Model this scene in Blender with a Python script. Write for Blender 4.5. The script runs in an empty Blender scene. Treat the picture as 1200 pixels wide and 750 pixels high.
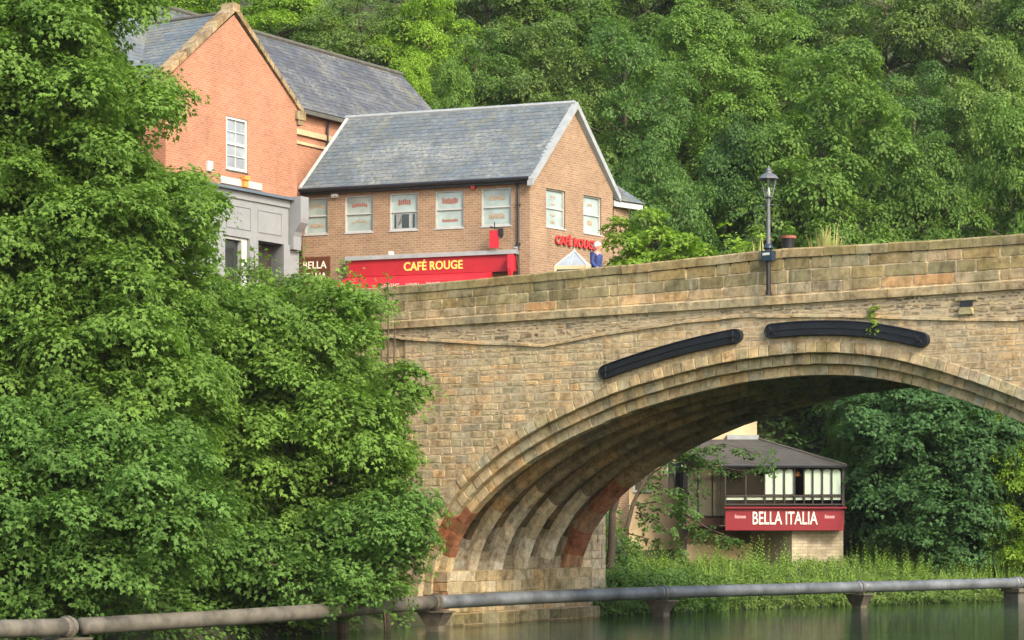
import bpy, bmesh, math, random
import numpy as np
from mathutils import Vector, Matrix
R = math.radians
random.seed(7)
SC = bpy.context.scene
COL = SC.collection
F, HX, HY, CZ = 2700.0, 600.0, 605.0, 3.3      # focal length in photo pixels, vanishing centre, eye height above the water


def at(x, y, D):
    return Vector(((x - HX) * D / F, D, CZ + (HY - y) * D / F))


# ------------------------------------------------------------------ naming and grouping helpers
def tag(o, label=None, cat=None, group=None, kind=None):
    if label: o['label'] = label
    if cat: o['category'] = cat
    if group: o['group'] = group
    if kind: o['kind'] = kind
    return o


def thing(name, loc, label, cat, group=None):
    o = bpy.data.objects.new(name, None)
    o.empty_display_size = 0.3
    COL.objects.link(o)
    o.location = loc
    return tag(o, label, cat, group)


def root_loc(p):
    if p is None: return Vector((0, 0, 0))
    while p.parent: p = p.parent
    return p.location.copy()


def link(name, me, mat, parent=None):
    o = bpy.data.objects.new(name, me)
    COL.objects.link(o)
    if mat is not None:
        me.materials.clear()
        for m in (mat if isinstance(mat, (list, tuple)) else [mat]): me.materials.append(m)
    if parent: o.parent = parent
    return o


class MB:
    """collects faces, links them as one mesh object with metre UVs and a tint per vertex"""
    def __init__(s):
        s.v, s.f, s.c, s.mi = [], [], [], []

    def poly(s, pts, tint=(1, 1, 1), mi=0):
        b = len(s.v)
        for p in pts:
            s.v.append(tuple(p)); s.c.append(tint)
        s.f.append(tuple(range(b, b + len(pts)))); s.mi.append(mi)

    def mesh(s, pts, faces, tint=(1, 1, 1), mi=0):
        b = len(s.v)
        for p in pts:
            s.v.append(tuple(p)); s.c.append(tint)
        for f in faces:
            s.f.append(tuple(b + i for i in f)); s.mi.append(mi)

    def hexa(s, p, tint=(1, 1, 1), mi=0):
        """p: 8 corners, 0-3 front ring, 4-7 back ring"""
        s.mesh(p, [(0, 1, 2, 3), (7, 6, 5, 4), (0, 4, 5, 1), (1, 5, 6, 2), (2, 6, 7, 3), (3, 7, 4, 0)], tint, mi)

    def box(s, a, b, tint=(1, 1, 1), mi=0):
        (x0, y0, z0), (x1, y1, z1) = a, b
        s.hexa([(x0, y0, z0), (x1, y0, z0), (x1, y0, z1), (x0, y0, z1), (x0, y1, z0), (x1, y1, z0), (x1, y1, z1), (x0, y1, z1)], tint, mi)

    def tube(s, pts, rad, n=8, tint=(1, 1, 1), caps=True, mi=0):
        pts = [Vector(p) for p in pts]
        if not isinstance(rad, (list, tuple)): rad = [rad] * len(pts)
        b = len(s.v)
        prev = None
        for i, p in enumerate(pts):
            d = (pts[min(i + 1, len(pts) - 1)] - pts[max(i - 1, 0)])
            d = d.normalized() if d.length > 1e-9 else Vector((0, 0, 1))
            if prev is None:
                e1 = d.orthogonal().normalized()
            else:
                e1 = (prev - d * prev.dot(d))
                e1 = e1.normalized() if e1.length > 1e-6 else d.orthogonal().normalized()
            prev = e1
            e2 = d.cross(e1)
            for k in range(n):
                a = 2 * math.pi * k / n
                s.v.append(tuple(p + (e1 * math.cos(a) + e2 * math.sin(a)) * rad[i])); s.c.append(tint)
        for i in range(len(pts) - 1):
            for k in range(n):
                k2 = (k + 1) % n
                s.f.append((b + i * n + k, b + i * n + k2, b + (i + 1) * n + k2, b + (i + 1) * n + k)); s.mi.append(mi)
        if caps:
            s.f.append(tuple(b + k for k in range(n))[::-1]); s.mi.append(mi)
            s.f.append(tuple(b + (len(pts) - 1) * n + k for k in range(n))); s.mi.append(mi)

    def build(s, name, mat, parent=None, smooth=False, recalc=True):
        off = root_loc(parent)
        me = bpy.data.meshes.new(name)
        me.from_pydata([(v[0] - off.x, v[1] - off.y, v[2] - off.z) for v in s.v], [], s.f)
        at_ = me.attributes.new('tint', 'FLOAT_COLOR', 'POINT')
        at_.data.foreach_set('color', np.array([(c[0], c[1], c[2], 1) for c in s.c], np.float32).ravel())
        if recalc:
            bm = bmesh.new(); bm.from_mesh(me)
            bmesh.ops.recalc_face_normals(bm, faces=bm.faces)
            bm.to_mesh(me); bm.free()
        uv = me.uv_layers.new(name='UVMap')
        for p in me.polygons:
            n = p.normal
            if abs(n.z) < 0.94:
                u = Vector((-n.y, n.x, 0)).normalized(); v = n.cross(u)
            else:
                u, v = Vector((1, 0, 0)), Vector((0, 1, 0))
            for li in p.loop_indices:
                co = me.vertices[me.loops[li].vertex_index].co
                w = Vector((co.x + off.x, co.y + off.y, co.z + off.z))
                uv.data[li].uv = (w.dot(u), w.dot(v))
        if smooth: me.polygons.foreach_set('use_smooth', [True] * len(me.polygons))
        o = link(name, me, mat, parent)
        if len(s.mi) and max(s.mi) > 0: me.polygons.foreach_set('material_index', s.mi)
        return o


# ------------------------------------------------------------------ materials
def nmat(name):
    m = bpy.data.materials.new(name); m.use_nodes = True
    nt = m.node_tree; nt.nodes.clear()
    out = nt.nodes.new('ShaderNodeOutputMaterial')
    b = nt.nodes.new('ShaderNodeBsdfPrincipled')
    nt.links.new(b.outputs[0], out.inputs[0])
    return m, nt, b, out


def nd(nt, t, **kw):
    n = nt.nodes.new(t)
    for k, v in kw.items():
        if k.startswith('_'): setattr(n, k[1:], v)
        else: n.inputs[k.replace('__', ' ')].default_value = v
    return n


def L(nt, a, b): nt.links.new(a, b)


def noise(nt, vec, scale, detail=4, rough=0.6, dist=0.0):
    n = nd(nt, 'ShaderNodeTexNoise', Scale=scale, Detail=detail, Roughness=rough, Distortion=dist)
    if vec is not None: L(nt, vec, n.inputs['Vector'])
    return n.outputs['Fac']


def ramp(nt, fac, stops):
    r = nt.nodes.new('ShaderNodeValToRGB')
    e = r.color_ramp.elements
    while len(e) < len(stops): e.new(0.5)
    for i, (p, c) in enumerate(stops):
        e[i].position = p
        e[i].color = (c, c, c, 1) if not isinstance(c, tuple) else (c[0], c[1], c[2], 1)
    L(nt, fac, r.inputs[0])
    return r.outputs[0]


def mix(nt, fac, a, b, mode='MIX'):
    m = nt.nodes.new('ShaderNodeMix'); m.data_type = 'RGBA'; m.blend_type = mode
    for s, v in ((m.inputs[0], fac), (m.inputs[6], a), (m.inputs[7], b)):
        if isinstance(v, (int, float)): s.default_value = v
        elif isinstance(v, tuple): s.default_value = (v[0], v[1], v[2], 1)
        else: L(nt, v, s)
    return m.outputs[2]


def mapping(nt, scale, coord='Object'):
    t = nt.nodes.new('ShaderNodeTexCoord')
    mp = nt.nodes.new('ShaderNodeMapping'); mp.inputs['Scale'].default_value = scale
    L(nt, t.outputs[coord], mp.inputs[0])
    return mp.outputs[0]


def bump(nt, h, b, strength=0.4, dist=0.02):
    n = nd(nt, 'ShaderNodeBump', Strength=strength, Distance=dist)
    L(nt, h, n.inputs['Height']); L(nt, n.outputs[0], b.inputs['Normal'])


def plain(name, col, rough=0.6, metal=0.0, var=0.25, scale=3.0, spec=0.4):
    m, nt, b, o = nmat(name)
    v = mapping(nt, (1, 1, 1))
    f = noise(nt, v, scale, 5, 0.65)
    c = mix(nt, 1.0, col, ramp(nt, f, [(0.3, 1 - var), (0.7, 1 + var * 0.5)]), 'MULTIPLY')
    L(nt, c, b.inputs['Base Color'])
    b.inputs['Roughness'].default_value = rough; b.inputs['Metallic'].default_value = metal
    b.inputs['Specular IOR Level'].default_value = spec
    return m


def stone_mat(name, dark=0.55, moss=0.25, mosscol=(0.10, 0.115, 0.035), rough=0.92, dirt=0.5, bmp=0.5, streak=0.35, pale=0.2):
    m, nt, b, o = nmat(name)
    a = nd(nt, 'ShaderNodeAttribute', _attribute_name='tint')
    v = mapping(nt, (1, 1, 1))
    fine = noise(nt, v, 7, 7, 0.75)
    c = mix(nt, 1.0, a.outputs['Color'], ramp(nt, fine, [(0.3, (0.66, 0.63, 0.58)), (0.5, 1.05), (0.7, (1.3, 1.27, 1.2))]), 'MULTIPLY')
    och = noise(nt, v, 0.8, 4, 0.6, 0.5)
    c = mix(nt, ramp(nt, och, [(0.48, 0.0), (0.7, 0.6)]), c, mix(nt, 1.0, c, (1.1, 0.95, 0.74), 'MULTIPLY'))
    mid = noise(nt, v, 1.7, 5, 0.65, 0.6)
    c = mix(nt, 1.0, c, (0.95, 0.905, 0.81), 'MULTIPLY')
    sp = noise(nt, v, 3.2, 6, 0.72, 0.7)
    c = mix(nt, 1.0, c, ramp(nt, sp, [(0.33, (0.6, 0.58, 0.55)), (0.5, 1.0), (0.68, (1.16, 1.13, 1.06))]), 'MULTIPLY')
    c = mix(nt, ramp(nt, mid, [(0.49, 0.0), (0.68, dirt)]), c, mix(nt, 1.0, c, (dark, dark * 0.93, dark * 0.82), 'MULTIPLY'))
    sv = mapping(nt, (2.2, 2.2, 0.22))
    st = noise(nt, sv, 1.6, 5, 0.65)
    c = mix(nt, ramp(nt, st, [(0.51, 0.0), (0.67, streak)]), c, mix(nt, 1.0, c, (0.42, 0.39, 0.33), 'MULTIPLY'))
    st2 = noise(nt, mapping(nt, (1.7, 1.7, 0.3)), 2.3, 4, 0.6)
    c = mix(nt, ramp(nt, st2, [(0.58, 0.0), (0.74, pale)]), c, (0.52, 0.46, 0.36))
    mo = noise(nt, v, 0.9, 6, 0.72, 0.4)
    c = mix(nt, ramp(nt, mo, [(0.5, 0.0), (0.68, moss)]), c, mosscol)
    L(nt, c, b.inputs['Base Color'])
    b.inputs['Roughness'].default_value = rough
    b.inputs['Specular IOR Level'].default_value = 0.25
    h = noise(nt, v, 16, 8, 0.75)
    bump(nt, h, b, bmp, 0.03)
    return m


def brick_mat(name, c1, c2, mortar, bw=0.225, bh=0.075, var=0.3, stain=0.4, msize=0.012):
    m, nt, b, o = nmat(name)
    uv = nt.nodes.new('ShaderNodeTexCoord')
    br = nd(nt, 'ShaderNodeTexBrick', Scale=1.0)
    br.inputs['Color1'].default_value = (*c1, 1); br.inputs['Color2'].default_value = (*c2, 1)
    br.inputs['Mortar'].default_value = (*mortar, 1)
    br.inputs['Mortar Size'].default_value = msize; br.inputs['Mortar Smooth'].default_value = 0.3
    br.inputs['Bias'].default_value = 0.0
    br.inputs['Brick Width'].default_value = bw; br.inputs['Row Height'].default_value = bh
    L(nt, uv.outputs['UV'], br.inputs['Vector'])
    v = mapping(nt, (1, 1, 1))
    f1 = noise(nt, v, 0.7, 6, 0.7, 0.5)
    c = mix(nt, 1.0, br.outputs['Color'], ramp(nt, f1, [(0.3, 1 - var), (0.7, 1 + var * 0.55)]), 'MULTIPLY')
    f2 = noise(nt, mapping(nt, (1.4, 1.4, 0.35)), 1.5, 5, 0.6)
    c = mix(nt, ramp(nt, f2, [(0.55, 0.0), (0.75, stain)]), c, mix(nt, 1.0, c, (0.6, 0.55, 0.5), 'MULTIPLY'))
    f3 = noise(nt, mapping(nt, (4, 4, 11)), 1.0, 3, 0.7)
    c = mix(nt, 1.0, c, ramp(nt, f3, [(0.3, 0.88), (0.7, 1.1)]), 'MULTIPLY')
    L(nt, c, b.inputs['Base Color'])
    b.inputs['Roughness'].default_value = 0.9; b.inputs['Specular IOR Level'].default_value = 0.2
    bump(nt, br.outputs['Fac'], b, -0.35, 0.01)
    return m


def leaf_mat(name, c_dark, c_light, trans=0.46, objvar=0.18):
    m, nt, b, o = nmat(name)
    a = nd(nt, 'ShaderNodeAttribute', _attribute_name='tone')
    g = nt.nodes.new('ShaderNodeNewGeometry')
    oi = nt.nodes.new('ShaderNodeObjectInfo')
    add = nd(nt, 'ShaderNodeMath', _operation='MULTIPLY_ADD'); L(nt, g.outputs['Random Per Island'], add.inputs[0])
    add.inputs[1].default_value = 0.36; L(nt, a.outputs['Fac'], add.inputs[2])
    c = ramp(nt, add.outputs[0], [(0.14, c_dark), (0.72, c_light), (1.0, tuple(x * 1.25 for x in c_light))])
    c = mix(nt, 1.0, c, ramp(nt, oi.outputs['Random'], [(0.0, (1 - objvar, 1 - objvar, 1 - objvar * .6)), (1.0, (1 + objvar, 1 + objvar * .8, 1 + objvar * .2))]), 'MULTIPLY')
    L(nt, c, b.inputs['Base Color'])
    b.inputs['Roughness'].default_value = 0.55; b.inputs['Specular IOR Level'].default_value = 0.14
    t = nt.nodes.new('ShaderNodeBsdfTranslucent')
    L(nt, mix(nt, 1.0, c, (1.15, 1.25, 0.55), 'MULTIPLY'), t.inputs['Color'])
    ms = nt.nodes.new('ShaderNodeMixShader'); ms.inputs[0].default_value = trans
    L(nt, b.outputs[0], ms.inputs[1]); L(nt, t.outputs[0], ms.inputs[2]); L(nt, ms.outputs[0], o.inputs[0])
    return m


def pane_mat(name, col, rough=0.08):
    m, nt, b, o = nmat(name)
    f = noise(nt, mapping(nt, (1, 1, 1)), 1.3, 3, 0.6)
    L(nt, mix(nt, 1.0, col, ramp(nt, f, [(0.3, 0.75), (0.7, 1.2)]), 'MULTIPLY'), b.inputs['Base Color'])
    b.inputs['Roughness'].default_value = rough; b.inputs['Specular IOR Level'].default_value = 0.6
    return m


def clear_glass(name):
    m, nt, b, o = nmat(name)
    tr = nt.nodes.new('ShaderNodeBsdfTransparent'); tr.inputs[0].default_value = (0.9, 0.95, 0.93, 1)
    gl = nd(nt, 'ShaderNodeBsdfGlossy', Roughness=0.04)
    ms = nt.nodes.new('ShaderNodeMixShader'); ms.inputs[0].default_value = 0.02
    L(nt, tr.outputs[0], ms.inputs[1]); L(nt, gl.outputs[0], ms.inputs[2]); L(nt, ms.outputs[0], o.inputs[0])
    return m


def slate_mat(name, lichen=0.5):
    m, nt, b, o = nmat(name)
    a = nd(nt, 'ShaderNodeAttribute', _attribute_name='tint')
    v = mapping(nt, (1, 1, 1))
    c = mix(nt, 1.0, a.outputs['Color'], ramp(nt, noise(nt, v, 6, 5, 0.7), [(0.3, 0.75), (0.7, 1.25)]), 'MULTIPLY')
    f = noise(nt, v, 0.42, 5, 0.7, 0.8)
    f2 = noise(nt, v, 7, 4, 0.7)
    k = nd(nt, 'ShaderNodeMath', _operation='MULTIPLY'); L(nt, ramp(nt, f, [(0.45, 0.0), (0.6, 1.0)]), k.inputs[0]); L(nt, ramp(nt, f2, [(0.42, 0.0), (0.6, lichen)]), k.inputs[1])
    c = mix(nt, k.outputs[0], c, (0.36, 0.36, 0.29))
    f = noise(nt, v, 0.6, 5, 0.7, 0.3)
    c = mix(nt, ramp(nt, f, [(0.55, 0.0), (0.7, 0.55)]), c, (0.17, 0.16, 0.085))
    L(nt, c, b.inputs['Base Color'])
    b.inputs['Roughness'].default_value = 0.62; b.inputs['Specular IOR Level'].default_value = 0.35
    return m


M = {}
M['stone'] = stone_mat('spandrel sandstone', dark=0.5, moss=0.22, dirt=0.75, streak=0.55, pale=0.3)
M['ring'] = stone_mat('voussoir sandstone', dark=0.42, moss=0.4, mosscol=(0.15, 0.17, 0.055), dirt=0.8, streak=0.5)
M['vault'] = stone_mat('vault stone', dark=0.35, moss=0.25, dirt=0.7, streak=0.6, pale=0.35)
M['parapet'] = stone_mat('parapet sandstone', dark=0.42, moss=0.65, mosscol=(0.13, 0.125, 0.045), dirt=0.75, streak=0.55, pale=0.3)
M['mortar'] = plain('lime mortar', (0.42, 0.335, 0.21), 0.95, var=0.3, scale=2.5, spec=0.15)
M['brick_orange'] = brick_mat('orange brick', (0.305, 0.122, 0.072), (0.35, 0.158, 0.094), (0.35, 0.215, 0.14), msize=.014, bh=.085, var=.18, stain=.3)
M['brick_brown'] = brick_mat('buff brown brick', (0.205, 0.122, 0.074), (0.27, 0.172, 0.102), (0.30, 0.225, 0.155), var=0.16, msize=.015, bh=.085)
M['brick_dark'] = brick_mat('old dark brick', (0.2, 0.1, 0.06), (0.28, 0.14, 0.08), (0.25, 0.2, 0.15))
M['masonry'] = brick_mat('coursed masonry', (0.30, 0.25, 0.17), (0.42, 0.34, 0.23), (0.36, 0.31, 0.23), bw=0.5, bh=0.24, msize=0.02)
M['bastion'] = brick_mat('pale rubble', (0.34, 0.29, 0.2), (0.44, 0.38, 0.28), (0.30, 0.25, 0.17), bw=0.4, bh=0.13, msize=0.018, var=0.45, stain=.8)  # paler stone colours than the masonry on the bastion's left face
M['slate'] = slate_mat('blue grey slate', 0.45)
M['slate_dark'] = slate_mat('dark slate', 0.35)
M['roof_brown'] = plain('brown felt roof', (0.058, 0.055, 0.052), 0.75, var=0.35, scale=1.5)
M['cream'] = plain('cream limewash', (0.50, 0.385, 0.225), 0.9, var=0.35, scale=0.9)
M['white'] = plain('white gloss paint', (0.48, 0.49, 0.47), 0.4, var=0.12)
M['offwhite'] = plain('weathered white paint', (0.38, 0.39, 0.375), 0.55, var=0.2)
M['lead'] = plain('lead flashing', (0.27, 0.29, 0.295), 0.5, var=0.2)
M['grey_paint'] = plain('pale grey shop paint', (0.22, 0.228, 0.232), 0.45, var=0.1)
M['grey_edge'] = plain('dark slate grey paint', (0.09, 0.12, 0.15), 0.4, var=0.1)
M['black'] = plain('black gutter paint', (0.018, 0.018, 0.02), 0.4, var=0.3)
M['iron'] = plain('black painted iron', (0.012, 0.013, 0.017), 0.45, var=0.6, scale=2.5, spec=0.35)
M['steel'] = plain('weathered grey lamp paint', (0.12, 0.125, 0.135), 0.45, metal=0.2, var=0.25)
M['navy'] = plain('dark blue box paint', (0.015, 0.03, 0.05), 0.4)
M['red'] = plain('bright red canvas', (0.46, 0.015, 0.028), 0.55, var=0.1)
M['red_fascia'] = plain('red fascia paint', (0.33, 0.012, 0.02), 0.5, var=0.15)
M['red_dark'] = plain('dark red signboard', (0.19, 0.012, 0.02), 0.4, var=0.12)
M['red_letter'] = plain('red letters', (0.45, 0.03, 0.03), 0.4, var=0.1)
M['gold'] = plain('yellow letters', (0.80, 0.52, 0.12), 0.5, var=0.05)
M['letter'] = plain('cream letters', (0.72, 0.68, 0.56), 0.5, var=0.05)
M['pink_letter'] = plain('faded pale letters', (0.72, 0.45, 0.42), 0.6, var=0.1)
M['brown'] = plain('dark brown signboard', (0.10, 0.035, 0.018), 0.5)
M['timber'] = plain('dark timber', (0.03, 0.022, 0.018), 0.6, var=0.3)
M['pane_pale'] = pane_mat('pale blinded glass', (0.27, 0.33, 0.31))
M['pane_dark'] = pane_mat('dark glass', (0.02, 0.028, 0.027), 0.05)
M['pane_olive'] = pane_mat('glass tinted with olive reflection', (0.15, 0.18, 0.13), 0.06)  # olive base colour stands in for a greenish reflection on the panes
M['pane_grey'] = pane_mat('grey curtained glass', (0.24, 0.27, 0.29))
M['graphic'] = plain('faded red window graphic', (0.30, 0.11, 0.075), 0.5, var=0.4, scale=14)
M['graphic2'] = plain('faded tan window graphic', (0.36, 0.27, 0.18), 0.5, var=0.5, scale=14)
M['blind'] = plain('white blind', (0.50, 0.55, 0.45), 0.8, var=0.06)
M['glass'] = clear_glass('clear glass')
M['orange'] = plain('orange plastic', (0.75, 0.25, 0.05), 0.4, var=0.05)
M['pipe'] = plain('grey painted pipe', (0.115, 0.125, 0.132), 0.42, var=0.7, scale=1.1, spec=0.45)
M['pipe_rust'] = plain('dusty weathered pipe', (0.12, 0.108, 0.085), 0.65, var=0.7, scale=1.4)
M['rust'] = plain('rusty bracket', (0.10, 0.083, 0.06), 0.7, var=0.5, scale=4)
M['concrete'] = plain('stained concrete', (0.085, 0.082, 0.066), 0.9, var=0.35, scale=3)
M['asphalt'] = plain('asphalt', (0.05, 0.05, 0.05), 0.9, var=0.2)
M['paving'] = plain('stone paving', (0.3, 0.27, 0.22), 0.9, var=0.2)
M['bark'] = plain('bark', (0.085, 0.065, 0.045), 0.95, var=0.45, scale=5)
M['bark_pale'] = plain('pale bark', (0.20, 0.14, 0.085), 0.95, var=0.4, scale=4)  # paler bark tone for one trunk
M['earth'] = plain('leaf mould earth', (0.035, 0.04, 0.018), 0.95, var=0.5, scale=0.8)
M['skin'] = plain('skin', (0.50, 0.23, 0.165), 0.5, var=0.05)
M['hair'] = plain('white hair', (0.52, 0.51, 0.49), 0.7, var=0.1, scale=20)
M['jacket'] = plain('blue jacket', (0.022, 0.04, 0.14), 0.8, var=0.15)
M['trousers'] = plain('dark trousers', (0.03, 0.032, 0.04), 0.85)
M['shoe'] = plain('shoe leather', (0.03, 0.02, 0.015), 0.4)
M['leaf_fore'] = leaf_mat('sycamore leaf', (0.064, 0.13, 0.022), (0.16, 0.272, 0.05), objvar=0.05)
M['leaf_low'] = leaf_mat('darker sycamore leaf', (0.046, 0.105, 0.022), (0.122, 0.228, 0.05), objvar=0.04)  # darker green, for the low trees and near bank undergrowth
M['leaf_mid'] = leaf_mat('mid green leaf', (0.055, 0.11, 0.022), (0.138, 0.24, 0.05))
M['leaf_deep'] = leaf_mat('deep green leaf', (0.038, 0.088, 0.026), (0.10, 0.19, 0.05))
M['leaf_teal'] = leaf_mat('blue green leaf', (0.03, 0.08, 0.03), (0.078, 0.165, 0.056), objvar=.1)
M['leaf_lime'] = leaf_mat('lime green leaf', (0.07, 0.14, 0.014), (0.215, 0.345, 0.04), objvar=.1)
M['leaf_olive'] = leaf_mat('olive green leaf', (0.055, 0.105, 0.024), (0.155, 0.235, 0.06), objvar=.1)
M['grass'] = leaf_mat('river grass', (0.05, 0.11, 0.02), (0.19, 0.30, 0.06), 0.3, 0)
M['spike'] = leaf_mat('yellow spiky leaf', (0.11, 0.14, 0.04), (0.33, 0.32, 0.12), 0.3, 0)


def water_mat():
    m, nt, b, o = nmat('river water')
    b.inputs['Base Color'].default_value = (0.012, 0.032, 0.014, 1)
    b.inputs['Roughness'].default_value = 0.03; b.inputs['IOR'].default_value = 1.33
    b.inputs['Specular IOR Level'].default_value = 0.29
    h1 = noise(nt, mapping(nt, (1.3, 5.5, 1)), 1.0, 3, 0.6)
    h2 = noise(nt, mapping(nt, (0.25, 0.5, 1)), 0.8, 2, 0.5)
    s = nd(nt, 'ShaderNodeMath', _operation='ADD'); L(nt, h1, s.inputs[0]); L(nt, h2, s.inputs[1])
    bump(nt, s.outputs[0], b, 0.4, 0.05)
    return m


M['water'] = water_mat()

# ------------------------------------------------------------------ ground plan: a = along the river away from us, b = across, positive over the water
P0 = Vector((-2.2, 69.8, 0)); UD = Vector((.6, .8, 0)); UN = Vector((.8, -.6, 0)); NF = Vector((-.6, -.8, 0))


def ab(x, y):
    rx, ry = x - P0.x, y - P0.y
    return rx * .6 + ry * .8, rx * .8 - ry * .6


EDGE = [(-60, 2), (-20, 1.5), (-12, 0.6), (-4, -.2), (8, -.2), (17, 1.2), (29, 5.2), (45, 14), (60, 27), (120, 80)]


def lerp_t(tab, x):
    return float(np.interp(x, [p[0] for p in tab], [p[1] for p in tab]))


def sst(a, b, x):
    t = min(1, max(0, (x - a) / (b - a))); return t * t * (3 - 2 * t)


def ground(x, y):
    a, b = ab(x, y)
    e = lerp_t(EDGE, a) - b
    if e < 0: return max(-1.6, e * 0.5) - 0.1
    z = 0.55 * sst(-0.1, 0.7, e) + 0.75 * sst(0.7, 5, e) - 0.02
    pl = 1 - sst(12.5, 16, a)
    if a < 0: r = sst(3, 13, e)
    else: r = sst(2.5, 6, e)
    if a < -14: r *= 1
    z += pl * r * (9.26 - z)
    e0 = 27 - 20 * sst(10, 32, a)
    if e > e0: z += (e - e0) * 0.62 * min(1, (e - e0) / 6)
    return min(z, 46)


def build_terrain():
    mb = MB(); xs = np.arange(-75, 96, 1.5); ys = np.arange(30, 178, 1.5)
    nx, ny = len(xs), len(ys)
    rng = random.Random(3)
    pts = [(x, y, ground(x, y) + (rng.uniform(-.06, .06) if ground(x, y) > 9.6 or .3 < ground(x, y) < 9 else 0)) for y in ys for x in xs]
    fs = [(j * nx + i, j * nx + i + 1, (j + 1) * nx + i + 1, (j + 1) * nx + i) for j in range(ny - 1) for i in range(nx - 1)]
    mb.mesh(pts, fs)
    tag(mb.build('ground', M['earth'], None, True), kind='structure')
    w = MB(); w.poly([(-160, -30, 0), (170, -30, 0), (170, 260, 0), (-160, 260, 0)])
    tag(w.build('river_water', M['water']), kind='structure')


build_terrain()

# ------------------------------------------------------------------ the bridge
ITAB = [(-.3, -1.2), (-.27, .2), (-.18, 1.2), (0.02, 2.0), (.4, 2.8), (1.0, 3.5), (2, 4.3), (3.47, 5.13), (5, 5.75), (6.5, 6.25), (8.2, 6.65), (10, 6.96), (11.5, 7.1), (13, 7.13),
        (14.5, 7.0), (16, 6.66), (17.5, 6.17), (19, 5.58), (21, 4.5), (22.8, 3.2), (24, 2.0), (24.4, .9), (24.5, -1.2)]


def arch_samples():
    P = [Vector((s, z)) for s, z in ITAB]
    P = [P[0] * 2 - P[1]] + P + [P[-1] * 2 - P[-2]]
    out = []
    for i in range(1, len(P) - 2):
        for k in range(24):
            t = k / 24
            out.append(0.5 * ((2 * P[i]) + (P[i + 1] - P[i - 1]) * t + (2 * P[i - 1] - 5 * P[i] + 4 * P[i + 1] - P[i + 2]) * t * t + (3 * P[i] - P[i - 1] - 3 * P[i + 1] + P[i + 2]) * t ** 3))
    A = np.array([(p.x, p.y) for p in out])
    for _ in range(60):
        A[1:-1] = 0.25 * A[:-2] + 0.5 * A[1:-1] + 0.25 * A[2:]
    d = np.r_[0, np.cumsum(np.hypot(*np.diff(A, axis=0).T))]
    q = np.arange(0, d[-1], 0.05)
    S = np.interp(q, d, A[:, 0]); Z = np.interp(q, d, A[:, 1])
    tx, tz = np.gradient(S), np.gradient(Z); n = np.hypot(tx, tz)
    return q, S, Z, -tz / n, tx / n


AQ, AS, AZ, ANX, ANZ = arch_samples()
ALEN = AQ[-1]


def arc(q, r):
    s = np.interp(q, AQ, AS); z = np.interp(q, AQ, AZ); nx = np.interp(q, AQ, ANX); nz = np.interp(q, AQ, ANZ)
    return float(s + nx * r), float(z + nz * r)


RT = 0.87
_ext = np.array([arc(q, RT) for q in AQ])
_m = (_ext[:, 1] > 0.3)
EXS, EXZ = _ext[_m][:, 0], _ext[_m][:, 1]
_o = np.argsort(EXS); EXS, EXZ = EXS[_o], EXZ[_o]


def ext(s):
    if s < EXS[0] or s > EXS[-1]: return -1.2
    return float(np.interp(s, EXS, EXZ))


def FC(s, z, o=0.0):
    return P0 + UN * s + NF * o + Vector((0, 0, z))


LEDGE = [(-12, 8.9), (-2.2, 8.86), (-1.2, 8.73), (1.5, 8.48), (4, 8.29), (5.8, 8.5), (8.7, 8.73), (10.9, 8.8), (14.1, 8.62), (16.6, 8.42), (18.7, 8.3), (32, 8.2)]
def ledge(s): return lerp_t(LEDGE, s)
PTOP = [(-12, 10.38), (-1, 10.38), (3, 10.42), (8.7, 10.5), (11.5, 10.58), (14, 10.53), (17, 10.48), (32, 10.4)]
def ptop(s): return lerp_t(PTOP, s)


rs = random.Random(11)
TAN = [(0.48, 0.385, 0.25), (0.51, 0.41, 0.27), (0.46, 0.38, 0.255), (0.42, 0.36, 0.25), (0.51, 0.38, 0.23), (0.38, 0.345, 0.25), (0.46, 0.40, 0.28), (0.43, 0.385, 0.275), (0.37, 0.34, 0.23)]
def tint(pal, v=0.12):
    c = rs.choice(pal); k = rs.uniform(1 - v, 1 + v); w = rs.uniform(-.05, .05)
    return (c[0] * k * (1 + w), c[1] * k, c[2] * k * (1 - w * 1.5))


def stone(mb, fr, q, prot, tn, bev=0.014, mi=0, wob=0.0):
    """q: four (s,z) corners counter-clockwise, raised from the mortar face by prot with a worn arris"""
    cs = sum(p[0] for p in q) / 4; cz = sum(p[1] for p in q) / 4
    if wob:
        pts = []
        for i in range(4):
            p, r = q[i], q[(i + 1) % 4]
            l = math.hypot(r[0] - p[0], r[1] - p[1]); w = min(wob, l * .16)
            k = .22
            for f in (k * min(1, .12 / max(l, .01)) + .02, .5, 1 - k * min(1, .12 / max(l, .01)) - .02):
                pts.append((p[0] + (r[0] - p[0]) * f + rs.uniform(-w, w), p[1] + (r[1] - p[1]) * f + rs.uniform(-w, w)))
        q = pts
    n = len(q)
    o = [fr(s, z, -0.006) for s, z in q]
    i = []; tx, tz = rs.uniform(-.009, .009), rs.uniform(-.012, .012)
    for s, z in q:
        ds, dz = cs - s, cz - z; l = math.hypot(ds, dz) or 1
        i.append(fr(s + ds / l * bev * 1.4, z + dz / l * bev * 1.4, prot + rs.uniform(-.003, .003) - ds * tx - dz * tz))
    mb.mesh(o + i, [tuple(range(n, 2 * n))] + [(k, (k + 1) % n, n + (k + 1) % n, n + k) for k in range(n)], tn, mi)


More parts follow.
